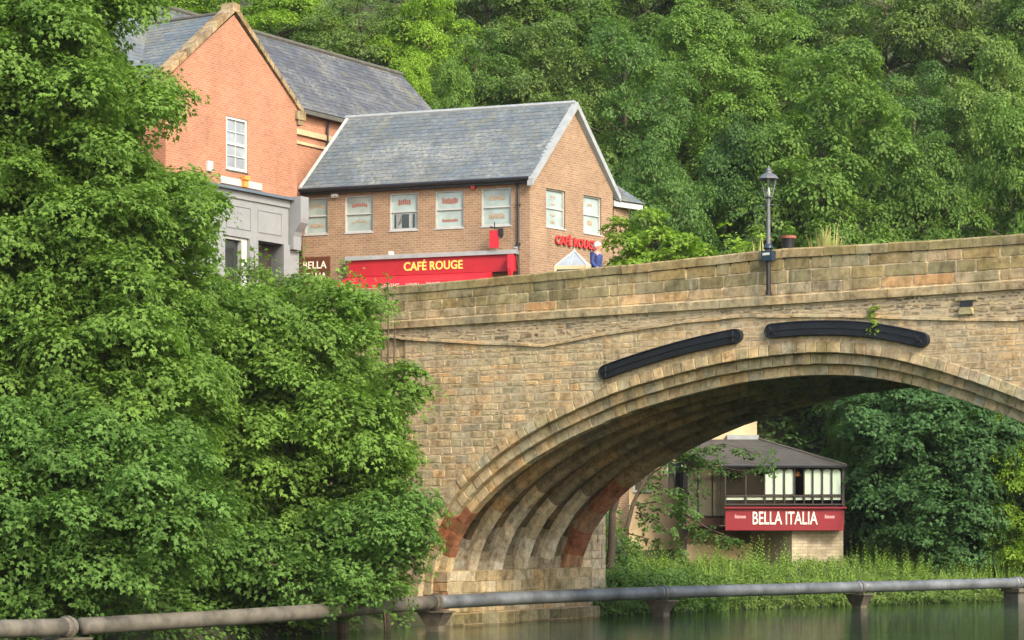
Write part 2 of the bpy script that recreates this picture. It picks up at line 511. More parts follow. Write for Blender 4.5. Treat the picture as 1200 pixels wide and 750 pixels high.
def coursed(mb, fr, s0, s1, z0, z1, hmin, hmax, lmin, lmax, pal, prot=(0.01, 0.035), gap=0.012, jit=0.012, zlo=None, zhi=None, bev=0.014, wob=0.0, var=0.12):
    z = z0
    while z < z1 - 0.02:
        h = min(rs.uniform(hmin, hmax), z1 - z)
        if z1 - z - h < hmin * 0.6: h = z1 - z
        s = s0 + rs.uniform(0, lmin * .5) - lmin * .5
        while s < s1:
            l = rs.uniform(lmin, lmax) * (0.7 + 0.6 * h / hmax)
            a, b = max(s, s0), min(s + l, s1)
            s += l
            if b - a < 0.06: continue
            q = []
            lo = (lambda t: z) if zlo is None else (lambda t: max(z, zlo(t)))
            hi = (lambda t: z + h) if zhi is None else (lambda t: min(z + h, zhi(t)))
            if hi(a) - lo(a) < 0.03 and hi(b) - lo(b) < 0.03: continue
            g = gap
            parts = [(z, z + h)]
            if rs.random() < 0.12 and h > hmin * 1.3 and hmin > .12: parts = [(z, z + h * .5), (z + h * .5, z + h)]
            for (y0, y1) in parts:
                c = []
                for (ss, zz, dx, dz) in ((a, y0, 1, 1), (b, y0, -1, 1), (b, y1, -1, -1), (a, y1, 1, -1)):
                    zz = max(zz, lo(ss)) if dz > 0 else min(zz, hi(ss))
                    c.append([ss + dx * g * rs.uniform(.6, 1.4) + rs.uniform(-jit, jit) * .5, zz + dz * g * rs.uniform(.5, 1.5) + rs.uniform(-jit, jit) * .5])
                if c[3][1] - c[0][1] < 0.015 and c[2][1] - c[1][1] < 0.015: continue
                c[3][1] = max(c[3][1], c[0][1] + .01); c[2][1] = max(c[2][1], c[1][1] + .01)
                stone(mb, fr, c, rs.uniform(*prot), tint(pal, var), bev, 0, wob)
        z += h


def build_bridge():
    br = thing('stone_bridge', FC(-1.35, 0, 0), 'old sandstone road bridge with one wide ribbed arch spanning the river', 'bridge')
    SE = 28.0
    # --- spandrel: mortar body with every stone standing proud of it
    mb = MB()
    ss = np.r_[np.arange(-1.35, 26, 0.15), SE]
    for a, b in zip(ss[:-1], ss[1:]):
        la, lb = ext(a) - .2 if ext(a) > -1 else -1.2, ext(b) - .2 if ext(b) > -1 else -1.2
        if (la < -1) != (lb < -1): la = lb = max(la, lb) if a > 5 else max(la, lb) - 0.0
        mb.poly([FC(a, la), FC(b, lb), FC(b, 9.08), FC(a, 9.08)])
    mb.poly([FC(-1.35, -1.2), FC(-1.35, 9.08), FC(-1.35, 9.08, -.5), FC(-1.35, -1.2, -.5)])
    bm1 = mb.build('mortar_face', M['mortar'], br)
    mb = MB()
    zl = lambda s: ext(s) - .13
    coursed(mb, FC, -1.35, 6, -1.0, 9.0, .12, .27, .22, .66, TAN, zlo=zl, zhi=lambda s: ledge(s) - .01, jit=.03, prot=(.003, .014), gap=.014, wob=.018, var=.1)
    PALS = [(0.49, 0.39, 0.26), (0.47, 0.38, 0.245), (0.46, 0.37, 0.25), (0.51, 0.40, 0.26), (0.45, 0.375, 0.26), (0.43, 0.365, .26)]
    coursed(mb, FC, 6, SE, 2.0, 9.0, .1, .24, .25, .75, PALS, zlo=zl, zhi=lambda s: ledge(s) - .01, jit=.022, prot=(.002, .01), gap=.009, wob=.014, var=.08)
    # quoins on the left edge of the spandrel, and its return face
    RFm = lambda s, z, o=0: FC(-1.35 - o, z, -s)
    coursed(mb, RFm, 0, .5, -1, 8.8, .2, .32, .3, .5, TAN)
    # rubble band above the ledge
    RUB = [(0.36, 0.30, 0.21), (0.27, 0.23, 0.165), (0.44, 0.37, 0.26), (0.22, 0.195, 0.145), (0.33, 0.29, 0.21)]
    coursed(mb, FC, -2.4, SE, 8.2, 9.05, .07, .17, .12, .5, RUB, zlo=lambda s: ledge(s) + .06, gap=.02, jit=.04, prot=(.002, .016), bev=.016, wob=.03, var=.2)
    mb.build('spandrel_stonework', M['stone'], br)
    # recessed left wing wall under the approach
    mb = MB(); W2 = lambda s, z, o=0: FC(s, z, o - .1)
    mb.poly([W2(-14, -1), W2(-1.35, -1), W2(-1.35, 8.85), W2(-14, 8.85)], mi=1)
    mb.poly([FC(-14, 8.85, 0), FC(-1.35, 8.85, 0), FC(-1.35, 9.08, 0), FC(-14, 9.08, 0)], mi=1)
    mb.poly([FC(-14, 8.85, 0), FC(-1.35, 8.85, 0), FC(-1.35, 8.85, -.6), FC(-14, 8.85, -.6)], mi=1)
    coursed(mb, W2, -8, -1.36, 3, 8.8, .2, .35, .35, .8, [(0.48, .38, .25), (.44, .34, .22), (.4, .33, .23)], jit=.02)
    mb.build('wing_wall', [M['stone'], M['mortar']], br)
    # ledge
    mb = MB(); st = list(np.arange(-2.6, SE, .55))
    for a, b in zip(st[:-1], st[1:]):
        t = tint(TAN, .2); t = tuple(x * .8 for x in t); j = rs.uniform(-.012, .012); p = .065 + rs.uniform(-.02, .02)
        za, zb = ledge(a) + j, ledge(b) + j
        mb.hexa([FC(a + .004, za - .035, p), FC(b - .004, zb - .035, p), FC(b - .004, zb + .03, p * .8), FC(a + .004, za + .03, p * .8), FC(a + .004, za - .04, -.05), FC(b - .004, zb - .04, -.05), FC(b - .004, zb + .06, -.05), FC(a + .004, za + .06, -.05)], t)
    mb.build('ledge', M['stone'], br)
    # string course
    mb = MB(); s = -2.6
    while s < SE:
        l = rs.uniform(.9, 1.7); t = tint(TAN[:4] + TAN[6:8], .15); p = .12 + rs.uniform(-.012, .012)
        a, b = s + .006, s + l - .006
        mb.hexa([FC(a, 9.06, p - .03), FC(b, 9.06, p - .03), FC(b, 9.27, p), FC(a, 9.27, p), FC(a, 9.05, -.1), FC(b, 9.05, -.1), FC(b, 9.33, -.1), FC(a, 9.33, -.1)], t)
        s += l
    mb.build('string_course', M['stone'], br)
    # parapet: three courses and a coping
    PG = [(0.27, 0.235, 0.13), (0.31, 0.265, 0.15), (0.25, 0.225, 0.13), (0.34, 0.285, 0.17), (0.29, 0.26, 0.16), (0.24, 0.21, 0.12)]
    PO = [(0.45, 0.33, 0.20), (0.44, 0.34, 0.22), (0.38, 0.32, 0.22), (0.45, 0.30, 0.17), (0.42, 0.34, 0.23)]
    mb = MB()
    mb.poly([FC(-8, 9.3, 0.0), FC(SE, 9.3, 0.0), FC(SE, 10.2, 0.0), FC(-8, 10.2, 0.0)], (.55, .47, .34))
    for k, (f0, f1, pal) in enumerate(((0, .30, PO), (.30, .66, PG), (.66, 1.0, PG))):
        s = -8 + k * .3
        while s < SE:
            l = rs.uniform(.42, 1.3); a, b = s, s + l; s += l
            if k == 0 and rs.random() < .25: t = tint([(.36, .31, .2)])
            elif k and rs.random() < .06: t = tint(PO)
            else: t = tint(pal)
            c = []
            for (x, f, dx, dz) in ((a, f0, 1, 1), (b, f0, -1, 1), (b, f1, -1, -1), (a, f1, 1, -1)):
                c.append((x + dx * .011, 9.33 + f * (ptop(x) - .25 - 9.33) + dz * .009))
            stone(mb, FC, c, rs.uniform(.012, .022), tint([t], .15), .012, 0, .008)
    BKP = lambda s_, z, o=0: FC(s_, z, -.45 - o)
    coursed(mb, BKP, -8, SE, 9.2, 10.2, .28, .36, .6, 1.2, PG)
    mb.poly([BKP(-8, 9.2), BKP(SE, 9.2), BKP(SE, 10.2), BKP(-8, 10.2)], (.3, .26, .18))
    par = mb.build('parapet', M['parapet'], br)
    mb = MB(); s = -8
    CPG = [(0.26, 0.225, 0.12), (0.31, 0.26, 0.145), (0.28, 0.25, 0.15), (0.34, 0.28, 0.17)]
    while s < SE:
        l = rs.uniform(.8, 1.5); a, b = s + .005, s + l - .005; t = tint(CPG); s += l
        ja, jb = rs.uniform(-.012, .012), rs.uniform(-.012, .012)
        pr = [(.045, -.25), (.052, -.04), (.02, -.0), (-.42, 0.0), (-.5, -.05), (-.5, -.25)]
        A = [FC(a, ptop(a) + z + ja, o) for o, z in pr]; B = [FC(b, ptop(b) + z + jb, o) for o, z in pr]
        n = len(pr)
        mb.mesh(A + B, [tuple(range(n))[::-1], tuple(range(n, 2 * n))] + [(i, (i + 1) % n, n + (i + 1) % n, n + i) for i in range(n)], t)
    mb.build('coping', M['parapet'], par)
    # far parapet and far face
    mb = MB()
    mb.hexa([FC(-8, 9.2, -7.35), FC(SE, 9.2, -7.35), FC(SE, 10.4, -7.35), FC(-8, 10.4, -7.35), FC(-8, 9.2, -7.8), FC(SE, 9.2, -7.8), FC(SE, 10.4, -7.8), FC(-8, 10.4, -7.8)], (.34, .28, .18))
    mb.build('far_parapet', M['parapet'], br)
    mb = MB()
    for a, b in zip(ss[:-1], ss[1:]):
        la, lb = ext(a) - .3 if ext(a) > -1 else -1.2, ext(b) - .3 if ext(b) > -1 else -1.2
        if (la < -1) != (lb < -1): la = lb = max(la, lb)
        mb.poly([FC(a, la, -7.78), FC(b, lb, -7.78), FC(b, 9.2, -7.78), FC(a, 9.2, -7.78)])
    mb.poly([FC(-8, -1, -7.78), FC(-1.35, -1, -7.78), FC(-1.35, 9.2, -7.78), FC(-8, 9.2, -7.78)])
    mb.build('far_face', M['masonry'], br)
    # --- arch rings: three stepped orders
    RC = [(0.46, 0.38, 0.26), (0.42, 0.35, 0.24), (0.39, 0.345, 0.24), (0.49, 0.39, 0.25), (0.42, 0.37, 0.27), (0.38, 0.35, 0.26), (.47, .36, .22)]
    REDS = [(0.25, 0.10, 0.055), (0.29, 0.13, 0.075), (0.22, 0.095, 0.055), (0.27, .16, .10)]
    for k, (r0, r1, of, ob) in enumerate(((0.0, .285, -.42, -.75), (.29, .575, -.2, -.75), (.58, RT, .03, -.75))):
        mb = MB(); q = 0.1 + .13 * k
        while q < ALEN - .3:
            l = rs.uniform(.24, .46) if k else rs.uniform(.28, .5)
            a, b = q + .006, min(q + l, ALEN) - .006; q += l
            za = arc(a, 0)[1]
            if za < 3.1 and za > 2.0 and k < 2 and a < 12: t = tint(REDS)
            else: t = tint(RC, .16)
            j = rs.uniform(-.012, .012); rr0 = r0 + rs.uniform(-.008, .008); rr1 = r1
            f = [arc(a, rr0), arc(b, rr0), arc(b, rr1), arc(a, rr1)]
            cx = sum(p[0] for p in f) / 4; cz_ = sum(p[1] for p in f) / 4
            def ins(p, d): 
                dx, dz = cx - p[0], cz_ - p[1]; ll = math.hypot(dx, dz); return (p[0] + dx / ll * d, p[1] + dz / ll * d)
            front = [FC(*ins(p, .024), of + j) for p in f]
            arr = [FC(*p, of + j - .009) for p in f]
            back = [FC(*p, ob) for p in f]
            mb.mesh(front + arr + back, [(0, 1, 2, 3)] + [(i, (i + 1) % 4, 4 + (i + 1) % 4, 4 + i) for i in range(4)] + [(4 + i, 4 + (i + 1) % 4, 8 + (i + 1) % 4, 8 + i) for i in range(4)], t)
        mb.build('arch_order', M['ring'], br)
    # mortar core of the rings so joints never show light
    mb = MB(); qs = np.arange(0, ALEN, .2)
    for a, b in zip(qs[:-1], qs[1:]):
        for r0, r1, o in ((.012, .3, -.46), (.3, .59, -.24), (.59, RT + .05, -.01)):
            mb.poly([FC(*arc(a, r0), o), FC(*arc(b, r0), o), FC(*arc(b, r1), o), FC(*arc(a, r1), o)])
        mb.poly([FC(*arc(a, .012), -.46), FC(*arc(b, .012), -.46), FC(*arc(b, .012), -.73), FC(*arc(a, .012), -.73)])
    mb.build('ring_joints', M['mortar'], br)
    # --- ribs under the vault
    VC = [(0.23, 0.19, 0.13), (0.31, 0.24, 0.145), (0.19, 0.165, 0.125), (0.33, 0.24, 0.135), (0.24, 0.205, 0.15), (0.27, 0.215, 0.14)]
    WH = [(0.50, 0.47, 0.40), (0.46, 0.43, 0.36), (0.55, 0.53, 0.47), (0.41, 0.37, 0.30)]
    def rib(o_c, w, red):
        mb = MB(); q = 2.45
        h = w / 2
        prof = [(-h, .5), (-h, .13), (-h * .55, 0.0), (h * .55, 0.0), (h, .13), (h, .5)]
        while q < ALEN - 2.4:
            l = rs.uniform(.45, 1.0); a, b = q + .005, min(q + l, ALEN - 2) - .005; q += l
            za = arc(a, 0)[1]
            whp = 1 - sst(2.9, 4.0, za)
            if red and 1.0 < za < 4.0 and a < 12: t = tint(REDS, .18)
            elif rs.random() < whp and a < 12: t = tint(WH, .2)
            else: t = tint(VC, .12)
            j = rs.uniform(-.014, .014); jo = rs.uniform(-.012, .012)
            A = [FC(*arc(a, r + j), o_c + o + jo) for o, r in prof]; B = [FC(*arc(b, r + j), o_c + o + jo) for o, r in prof]
            n = len(prof)
            mb.mesh(A + B, [tuple(range(n))[::-1], tuple(range(n, 2 * n))] + [(i, i + 1, n + i + 1, n + i) for i in range(n - 1)], t)
        mb.build('arch_rib', M['vault'], br)
    bay, near, farw, rw = .94, .75, .9, .36
    cs = []
    o = -near - .94
    for i in range(4):
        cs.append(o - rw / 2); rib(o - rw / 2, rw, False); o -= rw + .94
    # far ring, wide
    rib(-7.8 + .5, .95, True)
    # webs between the ribs, coloured dark to put shade into the recesses
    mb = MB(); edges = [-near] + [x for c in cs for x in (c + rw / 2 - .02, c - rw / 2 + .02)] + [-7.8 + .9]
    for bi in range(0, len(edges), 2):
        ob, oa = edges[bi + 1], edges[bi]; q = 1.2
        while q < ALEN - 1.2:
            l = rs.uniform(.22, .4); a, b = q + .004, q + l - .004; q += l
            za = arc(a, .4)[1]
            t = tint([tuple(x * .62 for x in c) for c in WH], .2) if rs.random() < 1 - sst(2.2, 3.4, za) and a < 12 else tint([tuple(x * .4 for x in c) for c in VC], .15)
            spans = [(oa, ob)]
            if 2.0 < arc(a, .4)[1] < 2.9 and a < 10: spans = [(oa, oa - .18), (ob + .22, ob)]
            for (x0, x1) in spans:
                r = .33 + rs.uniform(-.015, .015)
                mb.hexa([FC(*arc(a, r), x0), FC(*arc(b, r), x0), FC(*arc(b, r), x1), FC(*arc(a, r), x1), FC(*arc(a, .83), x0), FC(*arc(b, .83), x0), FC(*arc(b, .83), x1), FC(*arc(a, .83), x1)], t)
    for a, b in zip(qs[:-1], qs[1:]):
        mb.poly([FC(*arc(a, .84), -.9), FC(*arc(b, .84), -.9), FC(*arc(b, .84), -7.78), FC(*arc(a, .84), -7.78)], (.045, .042, .036))  # backing sheet coloured near black for the darkness inside the niche holes
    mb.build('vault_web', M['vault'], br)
    # --- abutment plinth below the springing
    mb = MB(); ABF = lambda s, z, o=0: FC(.12 + o, z, -s)
    ABP = [(0.36, 0.31, 0.22), (0.30, 0.255, 0.17), (0.40, 0.36, 0.27), (0.26, 0.225, 0.15), (.33, .27, .17)]
    mb.hexa([FC(-1, -1.2, -.3), FC(.12, -1.2, -.3), FC(.12, 1.62, -.3), FC(-1, 1.62, -.3), FC(-1, -1.2, -7.9), FC(.12, -1.2, -7.9), FC(.12, 1.62, -7.9), FC(-1, 1.62, -7.9)], (.4, .34, .24))
    coursed(mb, ABF, .3, 7.9, .35, 1.62, .26, .36, .3, .7, ABP, jit=.02, gap=.008)
    AB2 = lambda s, z, o=0: FC(.4 + o, z, -s)
    mb.hexa([FC(.1, -1.2, -.1), FC(.4, -1.2, -.1), FC(.4, .34, -.1), FC(.1, .34, -.1), FC(.1, -1.2, -7.95), FC(.4, -1.2, -7.95), FC(.4, .34, -7.95), FC(.1, .34, -7.95)], (.34, .29, .2))
    coursed(mb, AB2, .1, 7.95, -.3, .34, .3, .34, .5, .9, [(c[0] * .55, c[1] * .6, c[2] * .55) for c in ABP], jit=.02)
    EF = lambda s, z, o=0: FC(s, z, -.3 + o)
    coursed(mb, EF, -1, .12, -.3, 1.62, .26, .36, .3, .6, [(.28, .16, .1), (.34, .26, .17), (.3, .19, .12)], jit=.02)
    mb.build('abutment', M['vault'], br)
    # far pier end beyond the far ring, in pale stone
    mb = MB(); FE = lambda s, z, o=0: FC(-.3 + o, z, -7.8 - s)
    coursed(mb, FE, 0, 1.5, .3, 5.5, .26, .36, .35, .7, [(.45, .41, .32), (.36, .33, .26), (.5, .45, .35)], jit=.015)
    mb.hexa([FC(-1.3, -1, -7.8), FC(-.3, -1, -7.8), FC(-.3, 5.5, -7.8), FC(-1.3, 5.5, -7.8), FC(-1.3, -1, -9.3), FC(-.3, -1, -9.3), FC(-.3, 5.5, -9.3), FC(-1.3, 5.5, -9.3)], (.4, .35, .27))
    mb.build('river_buttress', M['vault'], br)
    # deck
    mb = MB()
    mb.hexa([FC(-8, 9.0, -.4), FC(SE, 9.0, -.4), FC(SE, 9.3, -.4), FC(-8, 9.3, -.4), FC(-8, 9.0, -7.4), FC(SE, 9.0, -7.4), FC(SE, 9.3, -7.4), FC(-8, 9.3, -7.4)])
    mb.build('deck', M['paving'], br)
    mb = MB(); mb.hexa([FC(24.6, -1, -.6), FC(SE, -1, -.6), FC(SE, 8.9, -.6), FC(24.6, 8.9, -.6), FC(24.6, -1, -7.2), FC(SE, -1, -7.2), FC(SE, 8.9, -7.2), FC(24.6, 8.9, -7.2)])
    mb.build('pier_core', M['masonry'], br)
    # iron strengthening plates: curved dark channels with round ends
    def plate(s0, s1, bolts):
        off = 1.24
        q0 = float(np.interp(s0, [arc(q, off)[0] for q in AQ[40:-40]], AQ[40:-40])); q1 = float(np.interp(s1, [arc(q, off)[0] for q in AQ[40:-40]], AQ[40:-40]))
        mb = MB(); W = .2; n = 40
        out = []
        for i in range(n + 1): out.append((q0 + (q1 - q0) * i / n, -W))
        for i in range(1, 10): a = -math.pi / 2 + math.pi * i / 10; out.append((q1 + W * math.cos(a), W * math.sin(a)))
        for i in range(n + 1): out.append((q1 + (q0 - q1) * i / n, W))
        for i in range(1, 10): a = math.pi / 2 + math.pi * i / 10; out.append((q0 + W * math.cos(a), W * math.sin(a)))
        N = len(out); cq = [(min(max(q, q0), q1)) for q, r in out]
        rings = []
        for inset, o in ((0, -.04), (0, .13), (.022, .14), (.035, .105)):
            rings.append([FC(*arc(c + (q - c) * (1 - inset / W), off + r * (1 - inset / W)), o) for (q, r), c in zip(out, cq)])
        rings.append([FC(*arc(c + (q - c) * .08, off + r * .08), .108) for (q, r), c in zip(out, cq)])
        rings.append([FC(*arc(c + (q - c) * .06, off + r * .06), .128) for (q, r), c in zip(out, cq)])
        pts = [p for r in rings for p in r]; fs = []
        for k in range(len(rings) - 1):
            fs += [(k * N + i, k * N + (i + 1) % N, (k + 1) * N + (i + 1) % N, (k + 1) * N + i) for i in range(N)]
        fs.append(tuple(range((len(rings) - 1) * N, len(rings) * N)))
        mb.mesh(pts, fs)
        pl = mb.build('iron_plate', M['iron'], br)
        for qb in (q0 + .05, q1 - .05):
            m2 = MB(); c = arc(qb, off)
            m2.tube([FC(*c, .1), FC(*c, .19)], [.05, .04], 6)
            for a in range(4):
                an = math.pi / 4 + a * math.pi / 2 if bolts else a * math.pi / 2
                dx, dz = math.cos(an), math.sin(an)
                m2.tube([FC(c[0], c[1], .135), FC(c[0] + dx * .15, c[1] + dz * .15, .135)], .014, 4)
            m2.build('bolt_boss', M['iron'], pl)
    plate(6.15, 10.5, False); plate(11.65, 16.15, True)
    # drain spout under the string course; a black block paints the opening's shade
    mb = MB(); s0, z0 = 17.4, 8.62
    mb.hexa([FC(s0 - .22, z0 - .12, .1), FC(s0 + .2, z0 - .12, .1), FC(s0 + .14, z0 + .06, .12), FC(s0 - .14, z0 + .06, .12), FC(s0 - .2, z0 - .12, -.05), FC(s0 + .2, z0 - .12, -.05), FC(s0 + .2, z0 + .06, -.05), FC(s0 - .2, z0 + .06, -.05)], (.36, .33, .2))
    mb.hexa([FC(s0 - .3, z0 + .24, .07), FC(s0 + .3, z0 + .24, .07), FC(s0 + .3, z0 + .33, .07), FC(s0 - .3, z0 + .33, .07), FC(s0 - .3, z0 + .24, -.05), FC(s0 + .3, z0 + .24, -.05), FC(s0 + .3, z0 + .33, -.05), FC(s0 - .3, z0 + .33, -.05)], (.4, .34, .22))
    sp = mb.build('drain_spout', M['stone'], br)
    mb = MB(); mb.hexa([FC(s0 - .16, z0 + .06, .055), FC(s0 + .16, z0 + .06, .055), FC(s0 + .16, z0 + .24, .055), FC(s0 - .16, z0 + .24, .055), FC(s0 - .16, z0 + .06, -.05), FC(s0 + .16, z0 + .06, -.05), FC(s0 + .16, z0 + .24, -.05), FC(s0 - .16, z0 + .24, -.05)])
    mb.build('drain_mouth', M['black'], sp)
    # pavement and road on the deck, and the street beyond
    mb = MB(); mb.poly([FC(-40, 9.31, -1.9), FC(SE, 9.31, -1.9), FC(SE, 9.31, -5.9), FC(-40, 9.31, -5.9)])
    mb.poly([FC(-40, 9.306, -5.9), FC(-3, 9.306, -5.9), FC(-3, 9.306, -12), FC(-40, 9.306, -12)])
    tag(mb.build('road', M['asphalt']), kind='structure')
    mb = MB()
    for o0, o1 in ((-.5, -1.9), (-5.9, -7.3)):
        mb.hexa([FC(-8, 9.25, o0), FC(SE, 9.25, o0), FC(SE, 9.43, o0), FC(-8, 9.43, o0), FC(-8, 9.25, o1), FC(SE, 9.25, o1), FC(SE, 9.43, o1), FC(-8, 9.43, o1)])
    tag(mb.build('pavement', M['paving']), kind='structure')


build_bridge()


# ------------------------------------------------------------------ wall frames
class Frame:
    def __init__(s, A, B, off=0.0):
        s.a = Vector((A[0], A[1], 0)); d = Vector((B[0], B[1], 0)) - s.a
        s.len = d.length; s.t = d.normalized(); s.n = Vector((s.t.y, -s.t.x, 0))
        if s.n.y > 0: s.n = -s.n
        s.a = s.a + s.n * off
    def __call__(s, u, z, o=0.0): return s.a + s.t * u + s.n * o + Vector((0, 0, z))
    def s(s, x, o=0.0):
        k = (x - HX) / F; a = s.a + s.n * o
        return (k * a.y - a.x) / (s.t.x - k * s.t.y)
    def z(s, x, y, o=0.0):
        D = (s.a + s.n * o).y + s.t.y * s.s(x, o)
        return CZ + (HY - y) * D / F


def px(x, D): return ((x - HX) * D / F, D)


def fbox(mb, fr, s0, s1, z0, z1, o0, o1, t=(1, 1, 1), mi=0):
    mb.hexa([fr(s0, z0, o1), fr(s1, z0, o1), fr(s1, z1, o1), fr(s0, z1, o1), fr(s0, z0, o0), fr(s1, z0, o0), fr(s1, z1, o0), fr(s0, z1, o0)], t, mi)


def wall(mb, fr, s0, s1, z0, z1, holes, rev=0.12, mi=0):
    us = sorted({s0, s1, *[h[0] for h in holes], *[h[1] for h in holes]}); zs = sorted({z0, z1, *[h[2] for h in holes], *[h[3] for h in holes]})
    for a, b in zip(us[:-1], us[1:]):
        for c, d in zip(zs[:-1], zs[1:]):
            m, n = (a + b) / 2, (c + d) / 2
            if any(h[0] < m < h[1] and h[2] < n < h[3] for h in holes): continue
            mb.poly([fr(a, c), fr(b, c), fr(b, d), fr(a, d)], mi=mi)
    for (a, b, c, d) in holes:
        for q in (((a, c), (b, c)), ((b, c), (b, d)), ((b, d), (a, d)), ((a, d), (a, c))):
            mb.poly([fr(*q[0]), fr(*q[1]), fr(*q[1], -rev), fr(*q[0], -rev)], mi=mi)


def window(root, fr, h, pane, frame_m, rec=.08, bar=.05, trans=True, glaz=(0, 0), graphics=(), sill=True):
    a, b, c, d = h; mb = MB(); o0, o1 = -rec - .05, -rec + .03
    for (x0, x1, y0, y1) in ((a, a + bar, c, d), (b - bar, b, c, d), (a + bar, b - bar, d - bar, d), (a + bar, b - bar, c, c + bar * 1.2)):
        fbox(mb, fr, x0, x1, y0, y1, o0, o1)
    if trans: fbox(mb, fr, a + bar, b - bar, (c + d) / 2 - bar * .45, (c + d) / 2 + bar * .45, o0, o1 - .008)
    nx, nz = glaz
    for i in range(1, nx): x = a + bar + (b - a - 2 * bar) * i / nx; fbox(mb, fr, x - .012, x + .012, c + bar, d - bar, o0 + .01, o1 - .02)
    for i in range(1, nz): y = c + bar + (d - c - 2 * bar) * i / nz; fbox(mb, fr, a + bar, b - bar, y - .012, y + .012, o0 + .012, o1 - .022)
    w = mb.build('window', frame_m, root)
    mb = MB(); mb.poly([fr(a + .02, c + .02, -rec - .03), fr(b - .02, c + .02, -rec - .03), fr(b - .02, d - .02, -rec - .03), fr(a + .02, d - .02, -rec - .03)])
    mb.build('pane', pane, w)
    for (u, v, wd, ht, arch, gm) in graphics:
        mb = MB(); cx = a + (b - a) * u; cy = c + (d - c) * v
        n = 1 if gm in (M['pane_dark'], M['offwhite']) else max(3, int(wd / .075))
        for i in range(n):
            t0, t1 = -1 + 2 * i / n, -1 + 2 * (i + (1 if n == 1 else .78)) / n
            tm = (t0 + t1) / 2; lift = arch * (1 - tm * tm); hh = ht / 2 * (1 if n == 1 else (.62 + .38 * ((i * 7 + int(u * 50 + v * 90)) % 3) / 2))
            y0_ = cy - hh + lift if n == 1 else cy - ht / 2 + lift
            mb.poly([fr(cx + t0 * wd / 2, y0_, -rec - .02), fr(cx + t1 * wd / 2, y0_, -rec - .02), fr(cx + t1 * wd / 2, cy + hh + lift, -rec - .02), fr(cx + t0 * wd / 2, cy + hh + lift, -rec - .02)])
        mb.build('window_graphic', gm, w)
    if sill:
        mb = MB(); fbox(mb, fr, a - .02, b + .02, c - .05, c, -rec, .03); mb.build('sill', M['offwhite'] if frame_m == M['offwhite'] else M['concrete'], w)
    return w


SL = [(0.098, 0.118, 0.131), (0.105, 0.125, 0.136), (0.092, 0.112, 0.124), (0.112, 0.13, 0.138), (0.1, 0.119, 0.129)]
def slates(mb, p00, p10, p01, p11, row=.2, wid=.27, pal=SL):
    p00, p10, p01, p11 = map(Vector, (p00, p10, p01, p11))
    n = (p10 - p00).cross(p01 - p00).normalized()
    if n.z < 0: n = -n
    H = ((p01 - p00).length + (p11 - p10).length) / 2; rows = max(2, round(H / row))
    P = lambda u, v, h: (p00.lerp(p10, u)).lerp(p01.lerp(p11, u), v) + n * h
    mb.poly([P(0, 0, -.03), P(1, 0, -.03), P(1, 1, -.03), P(0, 1, -.03)], (.05, .05, .055))
    Wd = ((p10 - p00).length + (p11 - p01).length) / 2; cols = max(2, round(Wd / wid))
    for i in range(rows):
        rowk = rs.uniform(.95, 1.05)
        for j in range(-1, cols + 1):
            u0 = (j + (.5 if i % 2 else 0)) / cols; u1 = u0 + 1 / cols
            u0, u1 = max(0, u0), min(1, u1)
            if u1 - u0 < .15 / cols: continue
            v0, v1 = i / rows + rs.uniform(-.04, .04) / rows, min(1, (i + 1.1) / rows)
            t = tuple(x * rowk for x in tint(pal, .09)); g = .005 / Wd; hh = .009 + rs.uniform(0, .006)
            a, b = P(u0 + g, v0, hh), P(u1 - g, v0, hh + rs.uniform(-.004, .004)); c, d = P(u1 - g, v1, .002), P(u0 + g, v1, .002)
            mb.mesh([a, b, c, d, a - n * .012, b - n * .012], [(0, 1, 2, 3), (4, 5, 1, 0)], t)


def text_mb(txt, fr, sc, zb, width, height, o, depth=.03, bold=.012, shear=0.0, taper=1.0):
    cu = bpy.data.curves.new('lettering_source', 'FONT'); cu.body = txt; cu.size = 1; cu.extrude = .5; cu.offset = bold; cu.shear = shear; cu.resolution_u = 3
    ob = bpy.data.objects.new('lettering_source', cu); COL.objects.link(ob)
    dg = bpy.context.evaluated_depsgraph_get()
    me = bpy.data.meshes.new_from_object(ob.evaluated_get(dg))
    xs = [v.co.x for v in me.vertices]; ys = [v.co.y for v in me.vertices]
    x0, x1, y0, y1 = min(xs), max(xs), min(ys), max(ys)
    y1 = min(y1, .74) if 'É' in txt else y1
    mb = MB()
    pts = [fr(sc + ((v.co.x - x0) / (x1 - x0) - .5) * width, zb + (v.co.y - y0) / (y1 - y0) * height, o + (v.co.z + .5) * depth) for v in me.vertices]
    mb.mesh(pts, [tuple(p.vertices) for p in me.polygons])
    bpy.data.objects.remove(ob); bpy.data.curves.remove(cu); bpy.data.meshes.remove(me)
    return mb


